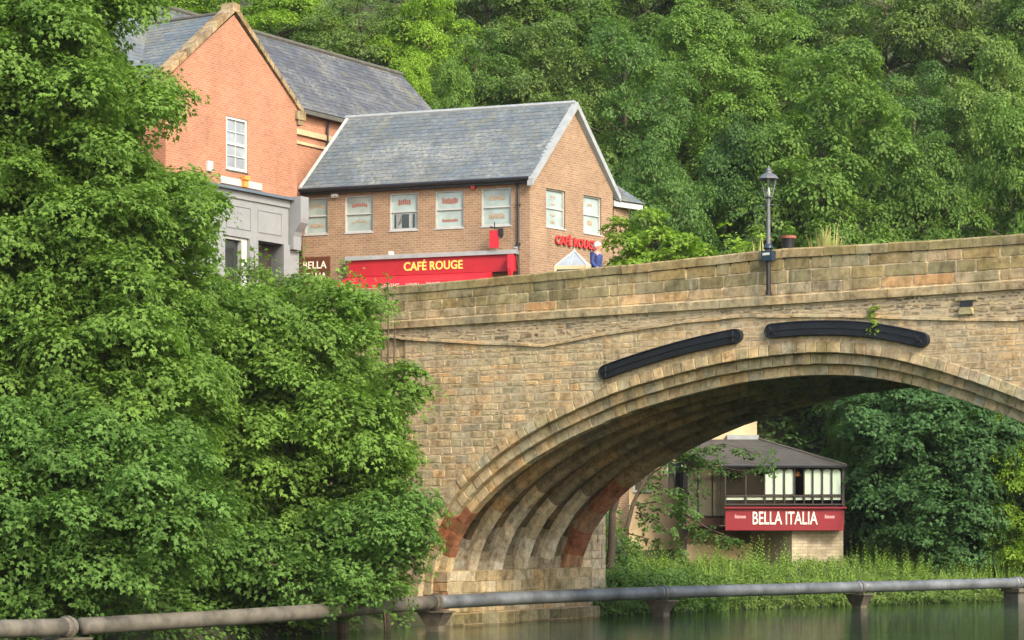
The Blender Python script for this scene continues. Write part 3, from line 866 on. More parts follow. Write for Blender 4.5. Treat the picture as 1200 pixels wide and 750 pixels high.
# ------------------------------------------------------------------ the buff brick café
def build_cafe():
    C1 = Vector((*px(621, 82), 0)); Lf = Vector((*px(350, 85.2), 0)); C2 = Vector((*px(718, 86), 0))
    fd = (Lf - C1).normalized()
    C0 = C1 + fd * ((Lf - C1).length - .15)
    C3 = C0 + (C2 - C1)
    cafe = thing('cafe_building', C1 + Vector((0, 0, 1)), 'two storey buff brick cafe with slate roof and red awning above the bridge parapet', 'cafe')
    FW = Frame(C0, C1); GW = Frame(C1, C2)
    EZ = 15.35
    AP = 18.25
    fl = FW.len; gl = GW.len
    zb, zt = 13.7, 15.05
    fh = [(FW.s(a), FW.s(b), zb, zt) for a, b in ((353, 384), (404, 437), (456.5, 489.5), (510, 543), (564, 599))]
    fh[0] = (max(fh[0][0], .08), fh[0][1], zb, zt)
    gh = [(GW.s(640), GW.s(662.4), 13.72, 15.1), (GW.s(683.7), GW.s(704.7), 13.72, 15.1)]
    mb = MB()
    wall(mb, FW, 0, fl, 9, EZ, fh); wall(mb, GW, 0, gl, 9, EZ, gh)
    mb.poly([GW(0, EZ), GW(gl, EZ), GW(gl / 2, AP)])
    c2, c3 = C2, C3
    mb.poly([c2 + Vector((0, 0, 9)), c3 + Vector((0, 0, 9)), c3 + Vector((0, 0, EZ)), c2 + Vector((0, 0, EZ))])
    mb.poly([C0 + Vector((0, 0, 9)), c3 + Vector((0, 0, 9)), c3 + Vector((0, 0, EZ)), (C0 + c3) / 2 + Vector((0, 0, AP)), C0 + Vector((0, 0, EZ))])
    mb.build('brick_wall', M['brick_brown'], cafe)
    mb = MB()
    for p, q in ((C0, C1), (C1, C2), (C2, C3)): mb.poly([p + Vector((0, 0, .5)), q + Vector((0, 0, .5)), q + Vector((0, 0, 9)), p + Vector((0, 0, 9))])
    mb.build('stone_basement', M['masonry'], cafe)
    # roof
    r0 = (C0 + C3) / 2 + Vector((0, 0, AP + .12)); r1 = (C1 + C2) / 2 + Vector((0, 0, AP + .12))
    over = .22
    sl = (r1.z - EZ) / (gl / 2)
    e0 = C0 + FW.n * over + Vector((0, 0, EZ + .02)); e1 = C1 + FW.n * over + Vector((0, 0, EZ + .02))
    ex = FW.t * .12
    mb = MB(); slates(mb, e0, e1 + ex, r0, r1 + ex)
    b0, b1 = C3 - FW.n * over + Vector((0, 0, EZ + .02)), C2 - FW.n * over + Vector((0, 0, EZ + .02))
    slates(mb, b1 + ex, b0, r1 + ex, r0)
    rf = mb.build('slate_roof', M['slate'], cafe)
    mb = MB()
    mb.tube([r0 - ex, r1 + ex], .09, 8); mb.build('ridge_tiles', M['lead'], rf)
    # barge boards on the gable, pale lead grey
    mb = MB(); gt = GW.n
    for A, B in ((e1, r1), (b1, r1)):
        d = (B - A).normalized(); A2 = A - d * .1 + ex; B2 = B + ex + Vector((0, 0, .03))
        dn = Vector((0, 0, -.26)); w = FW.t * .1
        mb.hexa([A2 + w, B2 + w, B2 + w + dn, A2 + w + dn, A2 - w, B2 - w, B2 - w + dn, A2 - w + dn])
    mb.build('barge_board', M['lead'], cafe)
    mb = MB()
    dn = Vector((0, 0, -.12)); w = FW.t * .05
    d = (r0 - e0).normalized(); up = Vector((0, 0, .07))
    mb.hexa([e0 + w + up, r0 + w + up, r0 + w + dn, e0 + w + dn, e0 - w + up, r0 - w + up, r0 - w + dn, e0 - w + dn])
    mb.build('verge_board', M['offwhite'], cafe)
    mb = MB(); g0, g1 = e0 + FW.n * .06 - Vector((0, 0, .07)), e1 + FW.n * .06 - Vector((0, 0, .07))
    mb.tube([g0, g1 + FW.t * .05], .075, 8)
    fbox(mb, FW, 0, fl - .003, EZ - .2, EZ - .04, .003, .2); mb.build('gutter', M['black'], cafe)
    s = FW.s(608)
    mb = MB(); mb.tube([FW(s, EZ - .1, .2), FW(s, EZ - .35, .07), FW(s, 9.4, .07)], .045, 8)
    for z in (14.4, 13.0, 11.6): fbox(mb, FW, s - .07, s + .07, z - .03, z + .03, .004, .1)
    mb.build('downpipe', M['black'], cafe)
    gs = [((.5, .72, .62, .13, .1, M['graphic2']), (.5, .24, .55, .16, 0, M['graphic2'])),
          ((.5, .72, .62, .13, .05, M['graphic']), (.5, .26, .6, .07, .07, M['graphic2'])),
          ((.5, .75, .5, .2, .03, M['graphic']), (.5, .25, .82, .5, 0, M['pane_dark']), (.3, .25, .22, .5, .0, M['offwhite']), (.72, .25, .14, .5, .0, M['offwhite'])),
          ((.5, .75, .62, .2, -.03, M['graphic']), (.5, .22, .62, .1, -.02, M['graphic'])),
          ((.5, .75, .62, .16, 0, M['graphic2']), (.5, .25, .6, .18, .03, M['graphic2']))]
    for h, g in zip(fh, gs): window(cafe, FW, h, M['pane_pale'], M['offwhite'], graphics=g)
    gg = [((.5, .78, .3, .08, .06, M['graphic2']), (.5, .6, .3, .06, .03, M['graphic2']), (.5, .35, .3, .06, -.04, M['graphic2']), (.5, .15, .3, .1, 0, M['graphic2'])), ((.5, .75, .3, .1, .04, M['graphic2']), (.5, .3, .3, .2, 0, M['graphic2']))]
    for h, g in zip(gh, gg): window(cafe, GW, h, M['pane_pale'], M['offwhite'], graphics=g, rec=.1)
    # awning and fascia
    sa, sb = FW.s(411), FW.s(603, .3)
    aw = thing('shop_awning', FW(sa, 11.4, .3), 'red shop awning with sloping canopy and yellow lettered fascia on the buff brick cafe', 'awning')
    mb = MB(); zt_, zm = 12.62, 12.02
    fbox(mb, FW, sa, sb, zm, zt_, .003, .32); fs = mb.build('fascia', M['red_fascia'], aw)
    text_mb('CAFÉ ROUGE', FW, FW.s(507.5, .33), 12.17, FW.s(542, .33) - FW.s(473, .33), .33, .322, .02, .02).build('lettering', M['gold'], fs)
    mb = MB(); fbox(mb, FW, sa - .05, sb + .08, zt_ + .003, zt_ + .15, .003, .42); mb.build('lead_cover', M['lead'], aw)
    mb = MB(); fbox(mb, FW, FW.s(459), FW.s(459) + .14, zt_ + .155, zt_ + .3, .1, .3); mb.build('floodlight', M['white'], aw)
    sc = FW.s(577, .3)
    mb = MB()
    p = [FW(sa, zm - .01, .3), FW(sc, zm - .01, .3), FW(sc, 11.68, 1.3), FW(sa, 11.68, 1.3)]
    v = [FW(sa, 11.42, 1.32), FW(sc, 11.42, 1.32)]
    mb.poly(p); mb.poly([p[3], p[2], v[1], v[0]]); mb.poly([p[1], p[2], FW(sc, zm - .3, .3)])
    mb.poly([q - Vector((0, 0, .02)) for q in p])
    cn = mb.build('canopy', M['red'], aw)
    for w, xx0, xx1 in (('BREAKFAST', 445, 468), ('LUNCH', 476, 491), ('DINNER', 500, 517)):
        VF = Frame((v[0].x, v[0].y), (v[1].x, v[1].y))
        text_mb(w, VF, (VF.s(xx0) + VF.s(xx1)) / 2, 11.45, VF.s(xx1) - VF.s(xx0), .17, .02, .01, .01).build('lettering', M['pink_letter'], cn)
    mb = MB()
    prof = [(.32, 12.02), (.32, 12.62), (.7, 12.55), (.72, 12.1), (.62, 11.7), (.5, 11.7), (.46, 11.95)]
    A = [FW(sb - .12, z, o) for o, z in prof]; B = [FW(sb, z, o) for o, z in prof]; n = len(prof)
    mb.mesh(A + B, [tuple(range(n)), tuple(range(n, 2 * n))[::-1]] + [(i, (i + 1) % n, n + (i + 1) % n, n + i) for i in range(n)])
    mb.build('end_cheek', M['red'], aw)
    # floodlight bracket beside the awning
    s2 = FW.s(606, .2)
    sp = thing('wall_floodlight', FW(s2, 12.5, .05), 'small grey floodlight on a bracket at the right end of the red awning', 'floodlight')
    mb = MB(); fbox(mb, FW, s2 - .05, s2 + .05, 12.0, 12.16, .003, .1); mb.tube([FW(s2, 12.1, .08), FW(s2, 12.7, .3)], .015, 6); mb.build('bracket', M['rust'], sp)
    mb = MB(); mb.tube([FW(s2, 12.66, .26), FW(s2, 12.85, .36)], [.05, .08], 8); mb.build('lamp_head', M['lead'], sp)
    # hanging sign
    s3 = FW.s(579, .5); zz = FW.z(579, 270, .5)
    hs = thing('hanging_sign', FW(s3, zz, .05), 'narrow red sign hanging from a black wall bracket between awning and right front window', 'sign')
    mb = MB(); mb.tube([FW(s3, zz + .1, 0.0), FW(s3, zz + .1, .85)], .02, 6); mb.tube([FW(s3 - .18, zz + .1, .5), FW(s3 + .4, zz + .1, .5)], .016, 6)
    mb.tube([FW(s3, zz + .3, .45), FW(s3, zz + .05, .45)], .02, 6); mb.build('bracket', M['black'], hs)
    mb = MB(); fbox(mb, FW, s3 - .17, s3 + .17, zz - .62, zz - .0, .46, .52); mb.build('sign_panel', M['red'], hs)
    mb = MB(); fbox(mb, FW, s3 + .19, s3 + .33, zz - .2, zz + .06, .42, .56); fbox(mb, FW, s3 + .215, s3 + .305, zz - .28, zz - .2, .445, .535); mb.build('sign_lamp', M['black'], hs)
    # alarm boxes
    s4 = FW.s(393); z4 = FW.z(393, 228)
    ab_ = thing('alarm_box', FW(s4, z4 - .1, 0), 'white alarm box under the cafe gutter between the two leftmost front windows', 'alarm box')
    mb = MB(); fbox(mb, FW, s4 - .14, s4 + .14, z4 - .12, z4 + .1, .003, .1); fbox(mb, FW, s4 - .1, s4 + .1, z4 - .08, z4 + .06, .1, .13); mb.build('casing', M['white'], ab_)
    s5 = FW.s(554); z5 = FW.z(554, 218)
    ab2 = thing('alarm_box', FW(s5, z5 - .1, 0), 'small red and white alarm box under the cafe gutter left of the rightmost front window', 'alarm box')
    mb = MB(); fbox(mb, FW, s5 - .1, s5 + .1, z5 - .02, z5 + .12, .003, .12); mb.build('casing', M['white'], ab2)
    mb = MB(); fbox(mb, FW, s5 - .02, s5 + .12, z5 - .12, z5 - .022, .003, .14); mb.build('lens', M['red_letter'], ab2)
    # red letters on the gable
    sA, sB = GW.s(651, .05), GW.s(698, .05)
    tb = text_mb('CAFÉ ROUGE', GW, (sA + sB) / 2, 13.12, sB - sA, .34, .03, .06, .025)
    lt = thing('wall_lettering', GW(sA, 13.1, 0), 'red raised cafe name letters on the pale brick gable below its two windows', 'sign')
    tb.build('letters', M['red_letter'], lt)
    # brown sign near the left end of the front
    q0, q1 = FW.s(352, .1), FW.s(386, .1); z0, z1 = 11.85, 12.85
    bs = thing('wall_sign', FW(q0, z0, 0), 'dark brown restaurant sign with white letters half hidden by leaves left of the red awning', 'sign')
    mb = MB(); fbox(mb, FW, q0, q1, z0, z1, .003, .09); mb.build('sign_panel', M['brown'], bs)
    text_mb('BELLA', FW, (q0 + q1) / 2, 12.42, (q1 - q0) * .8, .27, .092, .012, .01).build('lettering', M['letter'], bs)
    text_mb('ITALIA', FW, (q0 + q1) / 2, 12.0, (q1 - q0) * .8, .27, .092, .012, .01).build('lettering', M['letter'], bs)
    # low annexe behind the gable
    A = Vector((*px(719, 86.2), 0)); B = Vector((*px(748, 87.2), 0)); back = Vector((-2, 5, 0))
    an = thing('brick_annexe', A + Vector((0, 0, 1)), 'low brick annexe with white fascia behind the right edge of the cafe gable', 'annexe')
    za = Frame(A, B).z(735, 243)
    mb = MB()
    for p, q in ((A, B - Vector((.35, 0, 0))), (B - Vector((.35, 0, 0)), B + back), (A + back, A)):
        mb.poly([p + Vector((0, 0, .8)), q + Vector((0, 0, .8)), q + Vector((0, 0, za)), p + Vector((0, 0, za))])
    mb.build('brick_wall', M['brick_brown'], an)
    fa = Frame(A, B); mb = MB(); fbox(mb, fa, -.1, fa.len + .1, za - .05, za + .17, 0.02, .14); mb.build('fascia_board', M['white'], an)
    mb = MB(); e0, e1 = fa(-.1, za + .18, .2), fa(fa.len + .15, za + .18, .2)
    slates(mb, e0, e1, e0 + Vector((-.3, 1.6, .75)), e0 + Vector((.15, 1.6, .75)), .2, .25); mb.build('slate_roof', M['slate_dark'], an)
    # glass topped porch standing at the foot of the gable
    c = at(673, 313, 78.5); hw = .54
    po = thing('glass_porch', Vector((c.x, c.y, 9.3)), 'small glass pyramid roofed porch below the cafe gable left of the walker', 'porch')
    ux, uy = Vector((.97, -.24, 0)), Vector((.24, .97, 0))
    mb = MB(); cr = [c + ux * a * hw + uy * b * hw for a, b in ((-1, -1), (1, -1), (1, 1), (-1, 1))]
    for p in cr: mb.tube([Vector((p.x, p.y, 9.3)), p], .05, 4)
    for i in range(4):
        p, q = cr[i], cr[(i + 1) % 4]
        mb.hexa([p + Vector((0, 0, -.12)), q + Vector((0, 0, -.12)), q, p, p.lerp(c, .1) + Vector((0, 0, -.12)), q.lerp(c, .1) + Vector((0, 0, -.12)), q.lerp(c, .1), p.lerp(c, .1)])
    mb.build('frame', M['cream'], po)
    ap = c + Vector((0, 0, .56))
    mb = MB()
    for i in range(4): mb.poly([cr[i], cr[(i + 1) % 4], ap])
    mb.build('glass_roof', M['pane_grey'], po)
    mb = MB()
    for p in cr: mb.tube([p, ap], .03, 5)
    mb.tube([ap, ap + Vector((0, 0, .1))], [.04, .01], 6)
    for i in range(4): mb.tube([(cr[i] + cr[(i + 1) % 4]) / 2, ap], .012, 4)
    mb.build('glazing_bars', M['offwhite'], po)
    mb = MB()
    for i in (0, 1, 3): p, q = cr[i], cr[(i + 1) % 4]; mb.poly([Vector((p.x, p.y, 9.3)), Vector((q.x, q.y, 9.3)), q - Vector((0, 0, .12)), p - Vector((0, 0, .12))])
    mb.build('side_panel', M['pane_dark'], po)


build_cafe()


# ------------------------------------------------------------------ orange brick gabled building
def build_gabled():
    Rp = Vector((*px(348, 83), 0)); d = Vector((.53, .848, 0)).normalized()
    Lp = Rp - d * 7.2
    W = Frame(Lp, Rp); wl = W.len
    Z18, ZA = 18.0, 20.7
    g = thing('brick_house', Lp + Vector((0, 0, 1)), 'tall orange brick house with stone coped gable and grey shopfront rising behind the trees', 'house')
    hs = W.s(265), W.s(290); hole = (hs[0], hs[1], 15.3, 17.15)
    lowh = [(-3.5, -2.4, 11.6, 13.2), (-3.4, -2.3, 14.8, 16.6), (-6.2, -5.1, 14.8, 16.6), (1.2, 2.2, 5.0, 6.4), (4.1, 5.0, 5.0, 6.4), (-2.4, -1.3, 5.0, 6.4)]
    mb = MB()
    wall(mb, W, 0, wl, 1, Z18, [hole, lowh[3], lowh[4]])
    mb.poly([W(0, Z18), W(wl, Z18), W(wl / 2, ZA)])
    W0 = Frame(Lp, Rp, -2.0)
    ZE = 18.5
    wall(mb, W0, -9, -.001, 1, ZE, [lowh[0], lowh[1], lowh[2], lowh[5]])
    wall(mb, W0, wl + .001, wl + 13.6, 9, ZE, [])
    for s_ in (0, wl): mb.poly([W(s_, 1), W(s_, Z18), W(s_, Z18, -2.0), W(s_, 1, -2.0)])
    # end walls and rear wall of the long range
    mb.poly([W0(wl + 13.6, 9, 0), W0(wl + 13.6, 9, -6), W0(wl + 13.6, ZE, -6), W0(wl + 13.6, 21.7, -3), W0(wl + 13.6, ZE, 0)])
    mb.poly([W0(-9, 1, 0), W0(-9, 1, -6), W0(-9, ZE, -6), W0(-9, 21.7, -3), W0(-9, ZE, 0)])
    mb.poly([W0(-9, 1, -6), W0(wl + 13.6, 1, -6), W0(wl + 13.6, ZE, -6), W0(-9, ZE, -6)])
    mb.build('brick_wall', M['brick_orange'], g)
    w = window(g, W, hole, M['pane_grey'], M['white'], rec=.06, bar=.09, glaz=(2, 4))
    for h in (lowh[3], lowh[4]): window(g, W, h, M['pane_dark'], M['white'], glaz=(2, 0))
    for h in (lowh[0], lowh[1], lowh[2], lowh[5]): window(g, W0, h, M['pane_dark'], M['white'], glaz=(2, 2))
    # long range roof: front slope in two lengths either side of the cross gable, and rear slope
    RZ = 21.95
    DS = [(0.062, 0.066, 0.074), (0.07, 0.073, 0.081), (0.057, 0.06, 0.066), (0.075, 0.08, 0.085)]
    ez = ZE + .05
    mb = MB()
    s0, s1 = -9.2, wl + 13.8
    slates(mb, W0(s0, ez, .3), W0(wl * .5, ez, .3), W0(s0, RZ, -3), W0(wl * .5, RZ, -3), .25, .34, SL)
    slates(mb, W0(wl * .5, ez, .3), W0(s1, ez, .3), W0(wl * .5, RZ, -3), W0(s1, RZ, -3), .25, .34, DS)
    slates(mb, W0(s1, ez, -6.3), W0(s0, ez, -6.3), W0(s1, RZ, -3), W0(s0, RZ, -3), .3, .5, DS)
    # cross gable slopes running back into the range
    ap0, ap1 = W(wl / 2, ZA + .1, -.1), W(wl / 2, ZA + .1, -4.2)
    slates(mb, W(0, Z18 + .02, -.1), W(0, Z18 + .02, -1.95), ap0, ap1, .25, .34, SL)
    slates(mb, W(wl, Z18 + .02, -1.95), W(wl, Z18 + .02, -.1), ap1, ap0, .25, .34, DS)
    rf = mb.build('slate_roof', M['slate_dark'], g)
    mb = MB(); mb.tube([W0(s0, RZ + .03, -3), W0(s1, RZ + .03, -3)], .1, 8); mb.tube([ap0, ap1], .09, 8); mb.build('ridge_tiles', M['concrete'], rf)
    # gable coping with kneelers
    cp = MB()
    for a, b in (((-.28, Z18 - .08), (wl / 2, ZA + .26)), ((wl + .28, Z18 - .08), (wl / 2, ZA + .26))):
        n = 9
        for i in range(n):
            t0, t1 = i / n + .004, (i + 1) / n - .004
            p = (a[0] + (b[0] - a[0]) * t0, a[1] + (b[1] - a[1]) * t0); q = (a[0] + (b[0] - a[0]) * t1, a[1] + (b[1] - a[1]) * t1)
            tn = tint([(.30, .24, .16), (.26, .2, .13), (.34, .28, .19)])
            cp.hexa([W(p[0], p[1] - .14, .1), W(q[0], q[1] - .14, .1), W(q[0], q[1] + .08, .1), W(p[0], p[1] + .08, .1), W(p[0], p[1] - .14, -.42), W(q[0], q[1] - .14, -.42), W(q[0], q[1] + .08, -.42), W(p[0], p[1] + .08, -.42)], tn)
    for s_ in (-.12, wl + .12):
        fbox(cp, W, s_ - .24, s_ + .24, Z18 - .42, Z18 - .1, -.4, .13, (.3, .25, .17)); fbox(cp, W, s_ - .15, s_ + .15, Z18 - .6, Z18 - .422, -.4, .09, (.27, .22, .15))
    fbox(cp, W, wl / 2 - .2, wl / 2 + .2, ZA + .1, ZA + .38, -.4, .12, (.33, .27, .18))
    cp.build('gable_coping', M['parapet'], g)
    # eaves trim of the long range and stone string courses
    mb = MB(); fbox(mb, W0, wl + .05, s1, ez - .18, ez - .03, .003, .33); mb.build('eaves_gutter', M['concrete'], g)
    mb = MB(); fbox(mb, W0, wl + .01, wl + 9, 17.6, 17.8, .003, .1); fbox(mb, W0, wl + .01, wl + 9, 17.25, 17.36, .003, .06); mb.build('string_course', M['cream'], g)
    mb = MB(); s_ = wl + 4.4; mb.tube([W0(s_, ez - .1, .2), W0(s_, ez - .5, .1), W0(s_, 14, .1)], .05, 8); mb.build('downpipe', M['black'], g)
    # white stone band with an orange lamp, white box
    sA, sB = W.s(258), W.s(306)
    mb = MB(); fbox(mb, W, sA, sB, 14.78, 15.02, .003, .05); mb.build('stone_band', M['offwhite'], g)
    s_ = W.s(284.5); z_ = W.z(284.5, 213)
    al = thing('orange_lamp', W(s_, z_ - .1, 0), 'small orange lamp box on the white band below the sash window of the brick house', 'lamp')
    mb = MB(); fbox(mb, W, s_ - .12, s_ + .12, z_ - .2, z_ + .04, .052, .16); fbox(mb, W, s_ - .16, s_ + .16, z_ + .05, z_ + .18, .052, .22); mb.build('casing', M['orange'], al)
    s_ = W.s(244); z_ = W.z(244, 195)
    al = thing('alarm_box', W(s_, z_ - .1, 0), 'narrow white box on the orange brick gable left below its sash window', 'alarm box')
    mb = MB(); fbox(mb, W, s_ - .13, s_ + .13, z_ - .17, z_ + .17, .003, .11); fbox(mb, W, s_ - .1, s_ + .1, z_ - .13, z_ + .13, .112, .13); mb.build('casing', M['white'], al)
    # grey shopfront
    S = Frame(Lp, Rp, .55)
    x = lambda p: S.s(p)
    ztop = S.z(258, 217); zf = S.z(300, 281)
    mb = MB()
    sl_, sr_ = 0.3, x(338)
    fbox(mb, S, sl_, sr_, zf, ztop - .35, -.5, 0)                      # panel band
    fbox(mb, S, sl_, sr_ + .02, ztop - .35, ztop - .1, -.5, .06)       # frieze
    for a, b in ((x(262), x(297)), (x(299), x(333))):
        for (u0, u1, y0, y1) in ((a + .18, b - .18, zf + .28, zf + .32), (a + .18, b - .18, ztop - .62, ztop - .58), (a + .14, a + .18, zf + .28, ztop - .58), (b - .18, b - .14, zf + .28, ztop - .58)):
            fbox(mb, S, u0, u1, y0, y1, 0, .025)
    for a, b in ((x(253), x(263)), (x(292), x(302)), (x(332), x(339))): fbox(mb, S, a, b, 9.2, zf - .002, -.5, .03)
    fbox(mb, S, x(332), x(351), 9.2, zf - .02, -.95, -.02)
    fbox(mb, S, sl_, x(253), 9.2, zf - .003, -.45, -.05)
    fbox(mb, S, x(263), x(292), 9.2, 10.9, -.45, -.05)
    sf = mb.build('shopfront', M['grey_paint'], g)
    mb = MB(); fbox(mb, S, sl_ - .1, sr_ + .06, ztop - .095, ztop, -.5, .22); mb.build('cornice', M['grey_edge'], sf)
    # scroll console at the right end
    mb = MB(); prof = []
    zc1, zc0 = ztop + .05, zf - .15
    for i in range(13):
        t = i / 12; z = zc1 + (zc0 - zc1) * t
        o = .5 if t < .45 else .5 - .32 * sst(.45, .75, t)
        prof.append((o, z))
    prof += [(-.3, zc0), (-.3, zc1)]
    A = [S(sr_ + .06, z, o) for o, z in prof]; B = [S(sr_ + .52, z, o) for o, z in prof]; n = len(prof)
    mb.mesh(A + B, [tuple(range(n)), tuple(range(n, 2 * n))[::-1]] + [(i, (i + 1) % n, n + (i + 1) % n, n + i) for i in range(n)])
    mb.build('console_bracket', M['grey_paint'], sf)
    mb = MB(); a, b = x(263.5), x(291.5)
    for (u0, u1, y0, y1) in ((a, a + .08, 10.9, zf - .01), (b - .3, b, 10.9, zf - .01), (a + .08, b - .3, zf - .1, zf - .01), (a + .08, b - .3, 10.9, 11.0)): fbox(mb, S, u0, u1, y0, y1, -.35, -.08)
    wn = mb.build('shop_window', M['offwhite'], sf)
    mb = MB(); mb.poly([S(a + .05, 10.95, -.25), S(b - .2, 10.95, -.25), S(b - .2, zf - .05, -.25), S(a + .05, zf - .05, -.25)]); mb.build('pane', M['pane_dark'], wn)
    mb = MB(); a, b = x(302.5), x(331.5); fbox(mb, S, a, b, 9.2, zf - .01, -.53, -.5); mb.build('doorway', M['timber'], sf)


build_gabled()


# ------------------------------------------------------------------ riverside restaurant seen through the arch
def build_restaurant():
    r = thing('riverside_restaurant', Vector((*px(800, 95), .8)), 'cream riverside restaurant with dark glazed conservatory on a stone base under the arch', 'restaurant')
    CW = Frame(px(660, 96), px(887, 96))
    h = [(CW.s(742), CW.s(763), CW.z(750, 577), CW.z(750, 545)), (CW.s(781), CW.s(801), CW.z(790, 577), CW.z(790, 540))]
    mb = MB(); wall(mb, CW, 0, CW.len, .5, 11.5, h, .15)
    mb.poly([CW(CW.len, .5), CW(CW.len, .5, -6), CW(CW.len, 11.5, -6), CW(CW.len, 11.5)])
    mb.poly([CW(0, 11.5), CW(CW.len, 11.5), CW(CW.len, 11.5, -6), CW(0, 11.5, -6)])
    mb.build('cream_wall', M['cream'], r)
    for q in h: window(r, CW, q, M['pane_dark'], M['white'], rec=.1, bar=.08, trans=False, glaz=(2, 0))
    # side bay of the conservatory (set back) and the main glazed front
    def glazed(fr, s0, s1, z0, z1, bars, blinds, lower, glass):
        mb = MB()
        fbox(mb, fr, s0, s1, z1 - .07, z1, -.06, .06); fbox(mb, fr, s0, s1, z0, z0 + .06, -.06, .06)
        for b_ in bars: fbox(mb, fr, b_ - .024, b_ + .024, z0, z1, -.055, .055)
        if lower:
            fbox(mb, fr, bars[0], bars[-1], lower - .03, lower + .03, -.05, .05)
        c = mb.build('conservatory_frame', M['timber'], r)
        for a, b_ in zip(bars[:-1], bars[1:]):
            mb = MB(); mb.poly([fr(a, z0 + .05, .0), fr(b_, z0 + .05, .0), fr(b_, z1 - .05, .0), fr(a, z1 - .05, .0)]); mb.build('pane', glass, c)
        for (a, b_) in blinds:
            a, b_ = a - .018, b_ + .018
            mb = MB(); w = (b_ - a) / 2; cx = (a + b_) / 2; zs = z1 - .12 - w * 1.1; zl = (lower or z0) + .06
            pts = [(a, zl), (b_, zl), (b_, zs)] + [(cx + w * math.cos(t), zs + w * 1.1 * math.sin(t)) for t in np.linspace(.25, math.pi - .25, 9)] + [(a, zs)]
            n = len(pts); A = [fr(u, z, -.03) for u, z in pts]; B = [fr(u, z, -.05) for u, z in pts]
            mb.mesh(A + B, [tuple(range(n)), tuple(range(n, 2 * n))[::-1]] + [(i, (i + 1) % n, n + (i + 1) % n, n + i) for i in range(n)])
            mb.build('arched_blind', M['blind'], c)
        return c
    CF = Frame(px(849, 92), px(988, 92)); x = CF.s
    zs, ze = CF.z(900, 592), CF.z(900, 546)
    zl = CF.z(900, 581)
    bx = [0.03] + [x(730 + p / 3.75) for p in (540, 623, 666, 710, 754, 796, 835, 877, 918)] + [CF.len - .03]
    bl = [(x(730 + a / 3.75), x(730 + b / 3.75)) for a, b in ((627, 664), (668, 708), (712, 752), (798, 833), (837, 873), (881, 916), (920, 956))]
    c = glazed(CF, 0, CF.len, zs, ze, bx, bl, zl, M['glass'])
    mb = MB()
    for a, b in zip(bx[:-1], bx[1:]): fbox(mb, CF, a + .05, b - .05, zl - .16, zl - .04, -.05, -.035)
    mb.build('white_rail', M['blind'], c)
    SF = Frame(px(804, 94), px(850.5, 94)); y0, y1 = SF.z(820, 606), SF.z(820, 546)
    glazed(SF, 0, SF.len, y0, y1, [.04, SF.len * .3, SF.len * .66, SF.len - .04], [], None, M['pane_olive'])
    mb = MB(); wall(mb, SF, 0, SF.len, SF.z(820, 636), y0 - .003, []); mb.poly([SF(0, SF.z(820, 636)), SF(SF.len, SF.z(820, 636)), SF(SF.len, SF.z(820, 636), -2), SF(0, SF.z(820, 636), -2)])
    mb.build('apron_panel', M['brick_dark'], r)
    mb = MB(); fbox(mb, SF, .03, SF.s(882), .4, SF.z(820, 637), -.6, .02); mb.build('cream_base', M['cream'], r)
    mb = MB(); fbox(mb, SF, -.12, .02, .8, y1 + .1, -.1, .1); mb.build('corner_post', M['timber'], r)
    # left return of main front, right return
    mb = MB(); RW = Frame(px(988, 92), px(988, 92 + .01)); 
    mb.build
    A = CF(0, 0); B = CF(CF.len, 0); bk = Vector((0.15, 3.6, 0))
    m2 = MB()
    m2.poly([B + Vector((0, 0, zs)), B + bk + Vector((0, 0, zs)), B + bk + Vector((0, 0, ze)), B + Vector((0, 0, ze))])
    m2.poly([A + Vector((0, 0, zs - .8)), A + Vector((0, 2, zs - .8)), A + Vector((0, 2, ze)), A + Vector((0, 0, ze))])
    m2.build('return_glazing', M['pane_dark'], r)
    m2 = MB()
    for t in (0, .33, .66, 1): m2.tube([B + bk * t + Vector((0.02, 0, zs - .8)), B + bk * t + Vector((0.02, 0, ze))], .05, 4)
    m2.build('return_frame', M['timber'], r)
    # inside: floor and back wall with the dimness put into their black colour, tables hinted by one red lamp
    m2 = MB(); m2.poly([A + Vector((-1.6, 2.1, zs - .8)), B + Vector((0, 3.5, zs - .8)), B + Vector((0, 3.5, ze)), A + Vector((-1.6, 2.1, ze))]); m2.poly([A + Vector((-1.7, 1.9, zs - .85)), A + Vector((0, 0, zs - .85)), B + Vector((0, 0, zs - .85)), B + Vector((0, 3.5, zs - .85)), A + Vector((-1.7, 3.5, zs - .85))])
    m2.build('interior', M['black'], r)
    # red hanging lampshade
    xs = x(936); lz = CF.z(936, 555)
    lp = thing('pendant_lamp', CF(xs, lz, -.35), 'small orange red pendant lamp hanging inside the conservatory between white arched blinds', 'lamp')
    m2 = MB(); n = 10
    m2.tube([CF(xs, lz - .1, -.35), CF(xs, lz + .0, -.35), CF(xs, lz + .1, -.35)], [.13, .1, .04], 12); m2.build('lamp_shade', M['orange'], lp)
    m2 = MB(); m2.tube([CF(xs, lz + .1, -.35), CF(xs, ze, -.35)], .008, 5); m2.build('cord', M['black'], lp)
    # roof: front slope with a hip on the right
    e0, e1 = SF(-.1, ze + .02, .25), CF(CF.len + .12, ze + .0, .15); eL = CF(-.1, ze + .02, .15)
    top1 = at(889, 515, 94.6); top0 = Vector((top1.x - 4.5, top1.y, top1.z))
    eb = e1 + Vector((.1, 4, 0))
    m2 = MB()
    n = 14
